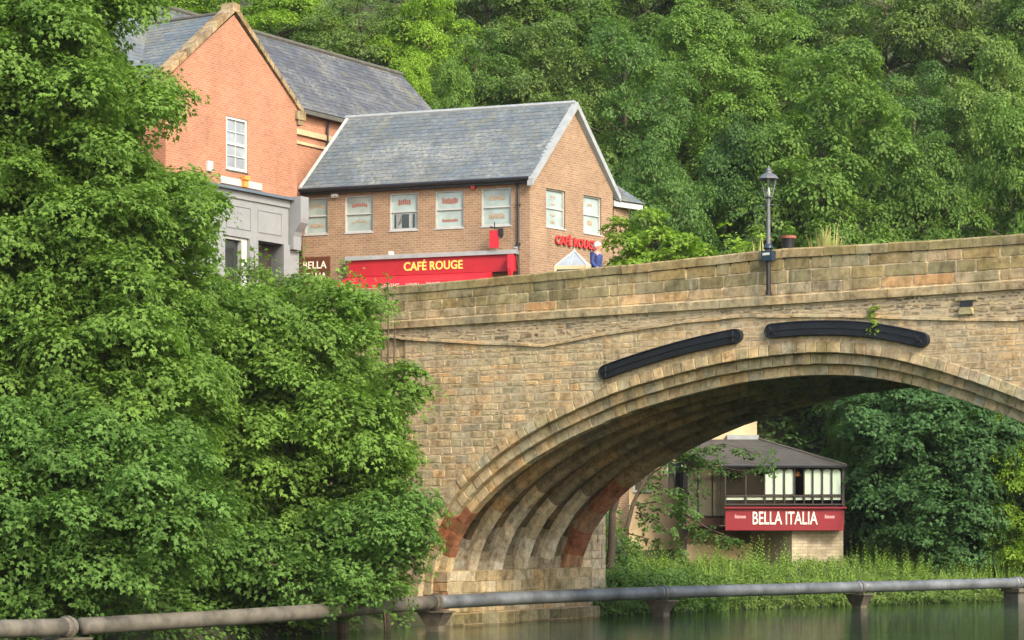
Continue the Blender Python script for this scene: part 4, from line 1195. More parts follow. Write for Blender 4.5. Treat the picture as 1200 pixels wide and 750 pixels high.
    for i in range(n):
        a0, a1 = i / n, (i + 1) / n; hh = .012
        P1 = lambda f, g: (eL.lerp(e1, g)).lerp(top0.lerp(top1, g), f)
        m2.poly([P1(a0, 0) + Vector((0, 0, hh)), P1(a0, 1) + Vector((0, 0, hh)), P1(min(1, a1 + .01), 1), P1(min(1, a1 + .01), 0)])
        m2.poly([P1(a0, 0) + Vector((0, 0, hh)), P1(a0, 1) + Vector((0, 0, hh)), P1(a0, 1) - Vector((0, 0, .03)), P1(a0, 0) - Vector((0, 0, .03))])
    m2.poly([e1, eb, top1]); m2.poly([e0, eL, top0])
    m2.poly([e0 - Vector((0, 0, .03)), eL - Vector((0, 0, .03)), e1 - Vector((0, 0, .03)), eb - Vector((0, 0, .03)), e0 + Vector((0, 3, -.03))])
    rf = m2.build('roof', M['roof_brown'], r)
    m2 = MB(); m2.tube([e1 + Vector((0, 0, .03)), top1 + Vector((0, 0, .03))], .05, 6); m2.build('hip_tiles', M['concrete'], rf)
    m2 = MB(); m2.tube([eL + Vector((0, -.05, -.04)), e1 + Vector((0, -.05, -.04))], .05, 6); m2.build('gutter', M['black'], rf)
    m2 = MB(); m2.box((top1.x - 1.2, 95.5, top1.z - .05), (top1.x + .1, 95.99, top1.z + .22)); m2.build('flat_lead_roof', M['lead'], r)
    # sign board
    sg = thing('restaurant_sign', CF(0, CF.z(900, 619), .2), 'long dark red restaurant signboard with cream letters below the conservatory windows', 'sign')
    q0, q1 = 0.02, CF.len + .0; z0, z1 = CF.z(900, 620), CF.z(900, 596)
    m2 = MB(); fbox(m2, CF, q0, q1, z0, z1, .06, .2); 
    fbox(m2, CF, q0, q1, z0 - .05, z0 - .003, .0, .24)
    pn = m2.build('sign_panel', M['red_dark'], sg)
    m2 = MB(); fbox(m2, CF, q0 - .05, q1 + .1, z1 + .003, z1 + .07, .0, .34); m2.build('cap_moulding', M['red_dark'], sg)
    text_mb('BELLA ITALIA', CF, (x(882, .2) + x(958, .2)) / 2, CF.z(900, 614.5, .2), x(958, .2) - x(882, .2), CF.z(900, 599.5, .2) - CF.z(900, 614.5, .2), .2, .03, .008).build('lettering', M['letter'], sg)
    for a, b in ((861, 874), (966.5, 978)):
        text_mb('Ristorante', CF, (x(a, .2) + x(b, .2)) / 2, CF.z(900, 607.5, .2), x(b, .2) - x(a, .2), .15, .2, .01, .01, .2).build('small_lettering', M['pink_letter'], sg)
    # stone bastion with two faces and the undercroft
    zt = z0 - .06
    k = [Vector((*px(880, 94.2), 0)), Vector((*px(928, 92.15), 0)), Vector((*px(988, 92.6), 0)), Vector((*px(990, 96), 0)), Vector((*px(880, 96), 0))]
    m2 = MB()
    for p, q in ((k[0], k[1]),): m2.poly([p + Vector((0, 0, .2)), q + Vector((0, 0, .2)), q + Vector((0, 0, zt)), p + Vector((0, 0, zt))], mi=1)
    for p, q in ((k[1], k[2]), (k[2], k[3])): m2.poly([p + Vector((0, 0, .2)), q + Vector((0, 0, .2)), q + Vector((0, 0, zt)), p + Vector((0, 0, zt))])
    m2.build('stone_bastion', [M['bastion'], M['masonry']], r)
    m2 = MB(); m2.poly([CF(0, z0 - .055, .1), CF(CF.len, z0 - .055, .1), CF(CF.len, z0 - .055, -3.5), CF(0, z0 - .055, -3.5)]); m2.build('floor_slab', M['timber'], r)


build_restaurant()


# ------------------------------------------------------------------ river pipe on brackets
def build_pipe():
    P = [(-400, 41, 742), (-150, 46.5, 740), (60, 52, 735.5), (180, 54.8, 729), (290, 57.7, 722.5), (400, 61.6, 714.5), (510, 66, 706), (640, 70.6, 699.5), (775, 76, 694.5), (900, 79.6, 691), (1007, 83, 688), (1100, 85.6, 685.5), (1192, 88, 683), (1400, 94, 678)]
    pts = [at(x, y, D) for x, D, y in P]
    sm = []
    for i in range(len(pts) - 1):
        p0, p1, p2, p3 = pts[max(i - 1, 0)], pts[i], pts[i + 1], pts[min(i + 2, len(pts) - 1)]
        for k in range(8):
            t = k / 8
            sm.append((i + t, 0.5 * ((2 * p1) + (p2 - p0) * t + (2 * p0 - 5 * p1 + 4 * p2 - p3) * t * t + (3 * p1 - p0 - 3 * p2 + p3) * t ** 3)))
    sm.append((len(pts) - 1.0, pts[-1]))
    pipe = thing('river_pipe', Vector((pts[6].x, pts[6].y, 0)), 'long grey pipe carried above the water in front of the bridge and along the bank', 'pipe')
    cuts = [0, 2.15, 6.0, 8.0, 10.0, 12.0, 13.0]
    for a, b in zip(cuts[:-1], cuts[1:]):
        mb = MB(); mb.tube([p for t, p in sm if a - 1e-6 <= t <= b + 1e-6], .205, 18)
        mb.build('pipe_section', M['pipe_rust'] if b <= 6 else M['pipe'], pipe, True)
    for ci, c in enumerate(cuts[1:-1]):
        i = min(range(len(sm)), key=lambda j: abs(sm[j][0] - c)); p = sm[i][1]; d = (sm[min(i + 1, len(sm) - 1)][1] - sm[i - 1][1]).normalized()
        mb = MB(); mb.tube([p - d * .16, p - d * .12, p + d * .12, p + d * .16], [.215, .235, .235, .215], 18); mb.tube([p - d * .04, p + d * .04], .262, 18)
        mb.build('collar', M['pipe_rust'] if c <= 6 else M['pipe'], pipe)
    labs = {2.15: 'rusty pipe bracket in the water at far left under the overhanging leaves', 6.0: 'rusty pipe bracket in the water beside the left foot of the arch', 8.0: 'flared pipe bracket in the water left of the restaurant sign', 10.0: 'flared pipe bracket in the water just right of the restaurant', 12.0: 'square concrete pipe support at the right edge of the picture'}
    for c, lab in labs.items():
        i = min(range(len(sm)), key=lambda j: abs(sm[j][0] - c)); p = sm[i][1]; d = (sm[i + 1][1] - sm[i - 1][1]); d.z = 0; d.normalize(); n = Vector((d.y, -d.x, 0))
        g = thing('pipe_bracket', Vector((p.x, p.y, 0)), lab, 'pipe support', 'supports carrying the river pipe')
        zt = p.z - .22
        mb = MB()
        def ring(hw, hd, z): return [p * 1 + n * a * hw + d * b * hd + Vector((0, 0, z - p.z)) for a, b in ((-1, -1), (1, -1), (1, 1), (-1, 1))]
        def loft(rings, mbb):
            for A, B in zip(rings[:-1], rings[1:]): mbb.mesh(A + B, [(0, 1, 5, 4), (1, 2, 6, 5), (2, 3, 7, 6), (3, 0, 4, 7), (3, 2, 1, 0), (4, 5, 6, 7)])
        if c < 12:
            loft([ring(.5, .32, zt - .06), ring(.5, .32, zt - .02)], mb); mb.build('bearing_plate', M['rust'], g)
            mb = MB(); loft([ring(.18, .15, -.8), ring(.22, .17, max(.05, zt - .44)), ring(.45, .26, zt - .07)], mb); mb.build('pedestal', M['rust'], g)
            mb = MB()
            for k_ in (-.3, .3):
                loft([ring(.03, .03, zt - .02), ring(.03, .03, zt + .05)], mb)
            tubep = [p + n * .26 * math.cos(a) + Vector((0, 0, .26 * math.sin(a))) for a in np.linspace(-math.pi * .95, -math.pi * .05, 12)]
            mb.tube(tubep, .03, 6); mb.build('cradle', M['rust'], g)
        else:
            loft([ring(.38, .35, -.8), ring(.36, .33, zt - .12)], mb); mb.build('pedestal', M['concrete'], g)
            mb = MB(); loft([ring(.46, .4, zt - .118), ring(.46, .4, zt + .02)], mb); mb.build('bearing_plate', M['rust'], g)


build_pipe()


# ------------------------------------------------------------------ street lamp on the parapet, flower pot, spiky plants
def lathe(mb, c, prof, n=16, sides=None):
    n = sides or n
    for (r0, z0), (r1, z1) in zip(prof[:-1], prof[1:]):
        mb.tube([c + Vector((0, 0, z0)), c + Vector((0, 0, z1))], [max(r0, .002), max(r1, .002)], n, caps=False)


def build_lamp():
    s = 11.62; c = FC(s, 0, .2)
    lamp = thing('street_lamp', FC(s, 9.33, .2), 'tall grey lantern street lamp fixed to the outside of the bridge parapet', 'street lamp')
    z = lambda y: CZ + (HY - y) * c.y / F
    mb = MB(); mb.tube([c + Vector((0, 0, 9.32)), c + Vector((0, 0, z(300)))], .065, 10); mb.tube([c + Vector((0, 0, 9.32)), c + Vector((0, 0, 9.4))], .09, 10); mb.build('lower_pole', M['iron'], lamp)
    mb = MB(); lathe(mb, c, [(.085, z(296)), (.085, z(288)), (.06, z(286)), (.052, z(262)), (.045, z(233)), (.075, z(232)), (.075, z(230)), (.045, z(229))]); mb.build('upper_pole', M['steel'], lamp, True)
    mb = MB(); W = Frame((c.x - .4, c.y + .3), (c.x + .4, c.y - .3))
    s0 = .5
    fbox(mb, W, s0 - .16, s0 + .16, z(306), z(294), -.11, .11); bx = mb.build('junction_box', M['navy'], lamp)
    mb = MB(); fbox(mb, W, s0 - .12, s0 + .1, z(299.5), z(296.5), .111, .117); mb.build('white_plate', M['white'], bx)
    mb = MB(); lathe(mb, c, [(.1, z(293)), (.15, z(291)), (.12, z(288)), (.08, z(286))]); mb.build('blue_collar', M['navy'], lamp)
    mb = MB(); mb.tube([W(s0 - .3, z(241)), W(s0 + .34, z(241))], .015, 6); mb.build('ladder_bar', M['steel'], lamp)
    b0, b1 = z(231), z(210)
    lan = MB()
    cb = [(math.cos(a), math.sin(a)) for a in [R(20 + 60 * k) for k in range(6)]]
    lo = [c + Vector((x * .11, y * .11, b0)) for x, y in cb]; hi = [c + Vector((x * .235, y * .235, b1)) for x, y in cb]
    for i in range(6):
        lan.tube([lo[i], hi[i]], .012, 5); lan.tube([lo[i], lo[(i + 1) % 6]], .014, 5); lan.tube([hi[i], hi[(i + 1) % 6]], .018, 5)
    for a in (0, 3): lan.tube([c + Vector((cb[a][0] * .06, cb[a][1] * .06, z(236))), lo[a] * 1], .012, 5)
    ln = lan.build('lantern', M['steel'], lamp)
    mb = MB()
    for i in range(6): mb.poly([lo[i], lo[(i + 1) % 6], hi[(i + 1) % 6], hi[i]])
    mb.build('lantern_glass', M['glass'], ln)
    mb = MB(); lathe(mb, c, [(.28, z(210)), (.27, z(209)), (.19, z(205)), (.09, z(203)), (.075, z(201)), (.085, z(200)), (.075, z(198)), (.03, z(197.4)), (.035, z(196.2)), (.004, z(193.5))], sides=12); mb.build('lantern_roof', M['steel'], ln)
    mb = MB(); lathe(mb, c, [(.03, b0), (.05, b0 + .12), (.02, b0 + .26)]); mb.build('bulb', M['blind'], ln)
    # pot on the coping
    s2 = 11.98; p = FC(s2, ptop(s2), -.25)
    pot = thing('flower_pot', p, 'dark flower pot with rusty rim standing on the parapet beside the street lamp', 'flower pot')
    mb = MB(); lathe(mb, p, [(.13, 0), (.15, .02), (.19, .3), (.2, .3), (.2, .34), (.17, .34), (.16, .25), (.004, .25)]); mb.build('pot', M['iron'], pot)
    mb = MB(); lathe(mb, p, [(.205, .29), (.215, .3), (.215, .36), (.2, .37), (.18, .36)]); mb.build('rim', plain('rusty red rim', (.25, .08, .05), .7), pot)
    return pot, p


POT, POTP = build_lamp()

# ------------------------------------------------------------------ foliage
UP = np.array((0, 0, 1.0))
MAPLE = (np.array([(0, -.35, 0), (-.5, .02, -.10), (-.2, .14, .02), (0, .65, -.10), (.2, .14, .02), (.5, .02, -.10)]), np.array([(0, 2, 1), (0, 3, 2), (0, 4, 3), (0, 5, 4)]))
OVAL = (np.array([(0, -.5, 0), (-.32, 0, .03), (0, .5, -.06), (.32, 0, .03)]), np.array([(0, 2, 1), (0, 3, 2)]))
BLADE = (np.array([(-.022, 0, 0), (.022, 0, 0), (.014, .55, .04), (-.014, .55, .04), (0, 1, .16)]), np.array([(0, 1, 2), (0, 2, 3), (3, 2, 4)]))


def nrm(a): return a / np.maximum(np.linalg.norm(a, axis=-1, keepdims=True), 1e-9)


def leaf_mesh(name, C, N, T, S, tone, tpl):
    tv, tf = tpl
    N = nrm(N); T = T - (T * N).sum(1, keepdims=True) * N; T = nrm(T); E = np.cross(T, N)
    if np.ndim(S) == 1: S = np.stack([S, S, S], 1)
    V = C[:, None, :] + tv[None, :, 0:1] * E[:, None, :] * S[:, None, 0:1] + tv[None, :, 1:2] * T[:, None, :] * S[:, None, 1:2] + tv[None, :, 2:3] * N[:, None, :] * S[:, None, 2:3]
    n, k = len(C), len(tv)
    Fc = (np.arange(n)[:, None, None] * k + tf[None]).reshape(-1, 3)
    me = bpy.data.meshes.new(name)
    me.vertices.add(n * k); me.vertices.foreach_set('co', V.astype(np.float32).ravel())
    me.loops.add(len(Fc) * 3); me.loops.foreach_set('vertex_index', Fc.astype(np.int32).ravel())
    me.polygons.add(len(Fc)); me.polygons.foreach_set('loop_start', np.arange(0, len(Fc) * 3, 3, dtype=np.int32))
    at_ = me.attributes.new('tone', 'FLOAT', 'POINT'); at_.data.foreach_set('value', np.repeat(tone, k).astype(np.float32))
    me.update(calc_edges=True)
    return me


def sprays(rng, P, V, nl, sr, ls, droop=.5, flat=.12, wild=.5):
    """P spray centres, V outward directions -> leaf arrays"""
    n = len(P)
    NS = nrm(V * .55 + UP * .75 + rng.normal(0, .25, (n, 3)))
    e1 = nrm(np.cross(NS, rng.normal(0, 1, (n, 3)))); e2 = np.cross(NS, e1)
    srr = sr * rng.uniform(.7, 1.3, n)
    ang = rng.uniform(0, 2 * np.pi, (n, nl)); rr = np.sqrt(rng.uniform(0.02, 1, (n, nl)))
    rad = np.cos(ang)[..., None] * e1[:, None] + np.sin(ang)[..., None] * e2[:, None]
    C = P[:, None] + rad * (rr * srr[:, None])[..., None] + NS[:, None] * (rng.normal(0, flat, (n, nl)) * srr[:, None])[..., None]
    C[..., 2] -= droop * (rr ** 2) * srr[:, None] * .5
    N = nrm(NS[:, None] + rng.normal(0, wild * .6, (n, nl, 3)) + rad * (.35 * rr)[..., None])
    T = rad + np.array((0, 0, -.35)) + rng.normal(0, .35, (n, nl, 3))
    S = ls * rng.uniform(.65, 1.25, (n, nl))
    tone = np.clip(rng.normal(.42, .12, n), 0, .9)[:, None] + rng.normal(0, .05, (n, nl)) + .1 * rr
    return C.reshape(-1, 3), N.reshape(-1, 3), T.reshape(-1, 3), S.ravel(), np.clip(tone.ravel(), 0, 1)


def lobes_sprays(rng, lobes, per, inner=.45, bias=-.45):
    Ps, Vs = [], []
    Lc = np.array([l[:3] for l in lobes]); Lr = np.array([l[3] for l in lobes])
    for (x, y, z, r) in lobes:
        n = int(per * (r ** 2)) + 3
        v = nrm(rng.normal(0, 1, (n * 2, 3))); v = v[v[:, 2] > bias][:n]
        f = 1 - rng.uniform(0, 1, len(v)) ** 1.5 * inner
        p = np.array((x, y, z)) + v * (r * f)[:, None] * np.array((1, 1, .78))
        d = np.linalg.norm(p[:, None] - Lc[None], axis=2) / Lr[None]
        keep = (d < .62).sum(1) <= 1
        Ps.append(p[keep]); Vs.append(v[keep])
    return np.concatenate(Ps), np.concatenate(Vs)


def limbs(mb, base, forks, lobes, r0, rng, rt=.03, n=6, every=1):
    """trunk polyline then a bent limb to every lobe"""
    tr = [Vector(base)] + [Vector(f) for f in forks]
    m = len(tr)
    pts = []
    for i in range(m - 1):
        for k in range(4): pts.append(tr[i].lerp(tr[i + 1], k / 4) + Vector((rng.uniform(-.06, .06), rng.uniform(-.06, .06), 0)))
    pts.append(tr[-1])
    rad = [r0 * (1 - .72 * i / (len(pts) - 1)) for i in range(len(pts))]; rad[0] *= 1.35
    mb.tube(pts, rad, 10)
    for (x, y, z, r) in lobes[::every]:
        q = Vector((x, y, z)); best = None
        cand = [p for p in pts[2:] if p.z < z - .15 * (q.xy - p.xy).length]
        a = min(cand or pts[2:4], key=lambda p: (p - q).length + max(0, p.z - z) * 2)
        mid = a.lerp(q, .5) + Vector((rng.uniform(-.4, .4), rng.uniform(-.4, .4), rng.uniform(-.1, .5)))
        l = (q - a).length; rb = min(.4 * r0, .022 + .012 * l)
        c = [a, a.lerp(mid, .6), mid, mid.lerp(q, .6), q + Vector((0, 0, r * .3))]
        mb.tube(c, [rb, rb * .85, rb * .65, rb * .45, rt * .6], 5, caps=False)
        for k in range(2):
            e = q + Vector((rng.uniform(-1, 1), rng.uniform(-1, 1), rng.uniform(-.3, .6))) * r * .8
            mb.tube([mid.lerp(q, .5), mid.lerp(e, .7), e], [rb * .4, rb * .3, .01], 4, caps=False)


# prototypes for the hillside trees: 16 m tall, crown radius 5 m, base at the origin
def tree_proto(seed, low, shape, nl=44, ls=.185, per=18, count=72):
    rng = np.random.default_rng(seed); lobes = []
    z0 = 16 * low
    k = 0
    while len(lobes) < count and k < 6000:
        k += 1
        z = rng.uniform(z0 + .6, 15.4); f = (z - z0) / (16 - z0)
        rad = 5 * (shape[0] + (1 - shape[0]) * math.sin(math.pi * min(1, f * shape[1] + .12)) ** .7) * (1 - max(0, f - .75) * 2.1)
        a = rng.uniform(0, 2 * np.pi); d = rad * math.sqrt(rng.uniform(.25, 1)) - .6
        l = (d * math.cos(a), d * math.sin(a), z, rng.uniform(.9, 1.55))
        if all((l[0] - q[0]) ** 2 + (l[1] - q[1]) ** 2 + (l[2] - q[2]) ** 2 > 1.4 ** 2 for q in lobes): lobes.append(l)
    P, V = lobes_sprays(rng, lobes, per)
    C, N, T, S, tone = sprays(rng, P, V, nl, .62, ls)
    crown = leaf_mesh('crown', C, N, T, S, tone, OVAL)
    mb = MB(); limbs(mb, (0, 0, -.8), [(rng.uniform(-.3, .3), rng.uniform(-.3, .3), 4), (rng.uniform(-.6, .6), rng.uniform(-.6, .6), 8.5), (rng.uniform(-.5, .5), rng.uniform(-.5, .5), 13.5)], lobes, .34, random.Random(seed))
    t = mb.build('trunk', M['bark']); me = t.data; bpy.data.objects.remove(t)
    return me, crown, len(C)


PRO = [tree_proto(21, .16, (.45, .9)), tree_proto(22, .12, (.55, 1.0)), tree_proto(23, .2, (.35, .8), per=9, count=60), tree_proto(24, .05, (.6, 1.05)), tree_proto(25, .3, (.4, .95), per=11)]

GH = 'trees on the wooded hillside'
TREES = [  # x, top y, distance, crown radius in photo pixels, leaf, prototype, label
    # near row just beyond the bridge
    (770, 150, 98, 78, 'deep', 4, 'dark tree with a sunlit trunk right of the cafe gable above the leafy bush'),
    (858, 140, 101, 92, 'deep', 1, 'dark green tree between the cafe gable and the street lamp just above the parapet'),
    (975, 55, 101, 128, 'mid', 0, 'broad rounded mid green tree directly behind the street lamp'),
    (1090, 165, 99, 92, 'mid', 1, 'mid green tree right of the street lamp touching the parapet top'),
    (1185, 120, 98, 92, 'mid', 3, 'leafy tree at the right edge just above the bridge parapet'),
    (1265, 100, 97, 95, 'mid', 1, 'tree beyond the right edge above the bridge parapet'),
    (1022, 330, 99, 62, 'deep', 3, 'dark tree under the arch directly right of the restaurant conservatory'),
    (1205, 410, 92.5, 66, 'lime', 3, 'yellowish green tree at the right edge under the arch by the pipe'),
    (938, 360, 104, 70, 'deep', 1, 'dark tree under the arch behind the conservatory roof'),
    # second row
    (560, 35, 108, 80, 'mid', 2, 'mid green tree above the left half of the cafe roof ridge'),
    (640, 25, 107, 92, 'olive', 0, 'olive green tree above the right half of the cafe roof ridge'),
    (728, 20, 108, 92, 'deep', 2, 'deep green tree with bare branches right above the tip of the cafe gable'),
    (815, 5, 112, 95, 'mid', 1, 'mid green tree high up between the cafe gable and the street lamp'),
    (905, 20, 113, 90, 'mid', 3, 'mid green tree high above and left of the street lamp'),
    (1075, 75, 110, 82, 'deep', 2, 'deep green tree up the slope right of the rounded tree behind the lamp'),
    (1165, 55, 109, 88, 'olive', 0, 'pale green tree upper right with sunlit leaf clumps'),
    # third row along the top of the picture
    (60, -45, 116, 90, 'mid', 1, 'hillside tree behind the foreground tree in the top left corner'),
    (150, -60, 116, 95, 'olive', 0, 'hillside tree behind the left roof of the brick house beside the foreground tree'),
    (240, -30, 114, 82, 'lime', 3, 'bright yellow green tree behind the left roof of the orange brick gable'),
    (335, -25, 114, 85, 'lime', 1, 'bright yellow green tree just right of the orange brick gable tip'),
    (420, -20, 113, 82, 'olive', 2, 'light olive tree above the middle of the long dark slate roof'),
    (500, -35, 112, 76, 'lime', 3, 'brightest lime green tree above the right end of the long dark slate roof'),
    (575, -60, 120, 88, 'olive', 1, 'light green tree at the top of the picture left of centre'),
    (665, -70, 121, 92, 'mid', 3, 'green tree at the top of the picture above the cafe gable tip'),
    (760, -65, 122, 92, 'mid', 0, 'green tree at the top of the picture midway between cafe gable and lamp'),
    (850, -60, 123, 90, 'olive', 1, 'green tree at the top of the picture left of the street lamp'),
    (945, -75, 124, 92, 'deep', 3, 'dark tree at the top of the picture above the street lamp'),
    (1035, -60, 122, 88, 'olive', 2, 'olive tree with drooping leaves at the top right of the picture'),
    (1125, -65, 121, 92, 'olive', 0, 'olive green tree second from the right along the top of the picture'),
    (1215, -40, 119, 90, 'mid', 1, 'green tree in the top right corner of the picture'),
    (480, 60, 106, 48, 'lime', 1, 'small lime green tree behind the lower right corner of the long slate roof'),
    (535, 75, 104, 46, 'mid', 3, 'small bushy tree between the long slate roof and the cafe ridge'),
]


def place_tree(x, ytop, D, rp, leaf, pi, label, rng):
    X = (x - HX) * D / F; zt = CZ + (HY - ytop) * D / F; g = ground(X, D)
    o = thing('hillside_tree', Vector((X, D, g)), label, 'tree', GH)
    tm, cm, _ = PRO[pi]
    t = bpy.data.objects.new('trunk', tm); COL.objects.link(t); t.parent = o
    c = bpy.data.objects.new('crown', cm); COL.objects.link(c); c.parent = o
    if not cm.materials: cm.materials.append(M['leaf_mid'])
    c.material_slots[0].link = 'OBJECT'; c.material_slots[0].material = M['leaf_' + leaf]
    H = zt - g; rr = rp * D / F
    o.scale = (rr / 5, rr / 5, H / 16)
    o.rotation_euler = (0, 0, rng.uniform(0, 6.28))


rg = random.Random(5)
for tr_ in TREES: place_tree(*tr_, rg)


# ------------------------------------------------------------------ big sycamores on the near bank: crowns filled lobe by lobe
def inside(poly, x, y):
    c = False; j = len(poly) - 1
    for i in range(len(poly)):
        (xi, yi), (xj, yj) = poly[i], poly[j]
        if (yi > y) != (yj > y) and x < (xj - xi) * (y - yi) / (yj - yi) + xi: c = not c
        j = i
    return c


def pdist(poly, x, y):
    d = 1e9
    for i in range(len(poly)):
        (ax, ay), (bx, by) = poly[i - 1], poly[i]
        dx, dy = bx - ax, by - ay; t = max(0, min(1, ((x - ax) * dx + (y - ay) * dy) / (dx * dx + dy * dy + 1e-9)))
        d = min(d, math.hypot(x - ax - t * dx, y - ay - t * dy))
    return d


def big_tree(name, label, cat, poly, D, depth, lobe_r, sep, seed, base, forks, r0, leaf, nl=62, per=21, ls=.14, sr=.48, bounds=None, cap=400, group=None, barkm='bark', holes=(), fork_every=1):
    rng = np.random.default_rng(seed); k = F / D; lobes = []
    xs = [p[0] for p in poly]; ys = [p[1] for p in poly]
    tries = 0
    while len(lobes) < cap and tries < 14000:
        tries += 1
        x, y = rng.uniform(min(xs), max(xs)), rng.uniform(min(ys), max(ys))
        if not inside(poly, x, y): continue
        r = rng.uniform(*lobe_r); pd = pdist(poly, x, y) / k
        if pd < r * .55: continue
        if any(math.hypot(x - hx, y - hy) / k < hr + r * .8 for hx, hy, hr in holes): continue
        th = depth * min(1, math.sqrt(pd / 2.2))
        d = D + rng.uniform(-th, th * .8)
        p = at(x, y, d)
        if all((p.x - q[0]) ** 2 + (p.y - q[1]) ** 2 + ((p.z - q[2]) * 1.15) ** 2 > sep ** 2 for q in lobes): lobes.append((p.x, p.y, p.z, r))
    P, V = lobes_sprays(rng, lobes, per)
    C, N, T, S, tone = sprays(rng, P, V, nl, sr, ls)
    o = thing(name, Vector(base), label, cat, group)
    off = np.array(base)
    me = leaf_mesh('crown', C - off, N, T, S, tone, MAPLE)
    link('crown', me, M[leaf], o)
    mb = MB(); limbs(mb, base, forks, lobes, r0, random.Random(seed), every=fork_every); mb.build('trunk', M[barkm], o)
    print(name, len(lobes), len(C))
    return o


def bp(x, D):
    v = at(x, 0, D); return Vector((v.x, v.y, ground(v.x, v.y) - .3))


polyA = [(-110, -90), (200, -70), (176, 12), (222, 40), (188, 82), (222, 112), (232, 165), (222, 192), (258, 236), (242, 285), (268, 335), (262, 480), (215, 575), (60, 610), (-110, 600)]
b = bp(70, 62)
big_tree('sycamore_tree', 'tall leafy green tree filling the upper left corner in front of the brick house', 'tree', polyA, 60, 3.6, (.75, 1.2), 1.12, 31, b, [at(85, 520, 62), at(70, 330, 61.5), at(90, 150, 61), at(70, 0, 61)], .36, 'leaf_fore', holes=((150, 62, .2), (190, 178, .3)))
polyL = [(-110, 470), (40, 455), (200, 480), (262, 560), (285, 620), (240, 672), (150, 705), (50, 726), (60, 738), (-110, 742)]
b = bp(120, 60)
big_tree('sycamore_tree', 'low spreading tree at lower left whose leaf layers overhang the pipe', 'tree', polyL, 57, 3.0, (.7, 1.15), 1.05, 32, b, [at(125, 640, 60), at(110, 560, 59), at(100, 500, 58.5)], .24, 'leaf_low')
polyB = [(205, 360), (235, 335), (290, 312), (330, 335), (352, 318), (395, 330), (420, 345), (455, 345), (462, 385), (440, 425), (492, 430), (496, 462), (470, 500), (484, 545), (480, 590), (440, 620), (330, 640), (215, 600), (190, 470)]
b = bp(345, 66.5)
big_tree('sycamore_tree', 'broad bushy tree left of the bridge reaching up to the shopfront and red awning', 'tree', polyB, 64, 2.7, (.65, 1.1), 1.02, 33, b, [at(345, 600, 66), at(340, 500, 65.5), at(350, 400, 65)], .26, 'leaf_fore')
polyC = [(225, 560), (330, 600), (440, 575), (500, 560), (505, 625), (512, 660), (480, 700), (420, 730), (330, 722), (240, 690)]
b = bp(400, 65.5)
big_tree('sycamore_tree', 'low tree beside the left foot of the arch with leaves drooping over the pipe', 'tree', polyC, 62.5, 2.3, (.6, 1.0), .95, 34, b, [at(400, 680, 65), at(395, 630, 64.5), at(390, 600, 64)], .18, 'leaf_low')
polyR = [(984, 470), (1010, 430), (1120, 425), (1225, 440), (1232, 560), (1190, 620), (1165, 664), (1110, 676), (1050, 674), (1010, 650), (1000, 590), (988, 540)]
b = bp(1090, 97)
big_tree('sycamore_tree', 'broad blue green tree under the arch right of the restaurant leaning over the bank', 'tree', polyR, 94, 3.0, (.9, 1.5), 1.25, 36, b, [at(1090, 600, 96.5), at(1085, 520, 96), at(1090, 440, 96)], .3, 'leaf_teal', nl=46, per=15, ls=.19, sr=.55, fork_every=3)
# fine upright shoots reaching up in front of the shopfront and awning
rng = np.random.default_rng(77)
def shoots(name, label, spec, leaf, ls=.17):
    x0, D0 = spec[0][0], spec[0][3]
    base = Vector(at(x0, spec[0][2], D0)); base.z = ground(base.x, base.y) - .2
    o = thing(name, base, label, 'tree'); mb = MB(); Cs, Ns, Ts, Ss, Ts_ = [], [], [], [], []
    for (x, yt, yb, D) in spec:
        a, t = at(x, yb, D), at(x + rng.uniform(-6, 6), yt, D)
        mb.tube([base, base.lerp(a, .6), a, a.lerp(t, .5), t], [.05, .035, .02, .014, .004], 5, caps=False)
        n = max(10, int((t - a).length * 26))
        f = rng.uniform(0, 1, n); p = np.array([tuple(a.lerp(t, q)) for q in f]) + rng.normal(0, .16, (n, 3)) * (1.1 - .6 * f)[:, None]
        Cs.append(p); Ns.append(rng.normal(0, .6, (n, 3)) + UP); Ts.append(rng.normal(0, 1, (n, 3))); Ss.append(ls * rng.uniform(.6, 1.2, n)); Ts_.append(rng.uniform(.3, .8, n))
    me = leaf_mesh('crown', np.concatenate(Cs) - np.array(base), np.concatenate(Ns), np.concatenate(Ts), np.concatenate(Ss), np.concatenate(Ts_), MAPLE)
    link('crown', me, M[leaf], o); mb.build('stems', M['bark'], o)
shoots('leafy_sapling', 'slender leafy shoots rising in front of the brown sign left of the red awning', [(350, 284, 350, 65), (360, 312, 350, 65.2), (378, 318, 355, 65), (398, 300, 350, 65.4), (408, 306, 350, 65)], 'leaf_fore')
shoots('leafy_sapling', 'thin leafy sprigs standing in front of the left half of the red awning', [(455, 318, 355, 66), (446, 330, 360, 66), (424, 318, 350, 66), (463, 336, 372, 66)], 'leaf_fore')
shoots('leafy_sapling', 'leafy shoots in front of the grey shopfront doorway', [(300, 288, 340, 64), (310, 296, 340, 64), (290, 300, 340, 64), (325, 312, 345, 64.2), (280, 296, 340, 63.8)], 'leaf_fore')

# the bush like tree beyond the parapet with trunks seen under the arch
polyT = [(712, 300), (712, 262), (722, 250), (738, 262), (752, 240), (768, 246), (775, 262), (798, 258), (812, 276), (836, 296), (815, 330), (740, 350), (708, 335)]
b = Vector((at(716, 0, 81).x, 81, .9))
big_tree('bank_tree', 'bright leafy bush like tree right of the cafe gable behind the walker', 'tree', polyT, 80, 1.6, (.42, .7), .78, 41, b, [at(717, 600, 81), at(735, 540, 80.8), at(755, 400, 80.5), at(760, 320, 80.2)], .15, 'leaf_lime', nl=34, per=20, ls=.17, sr=.4)


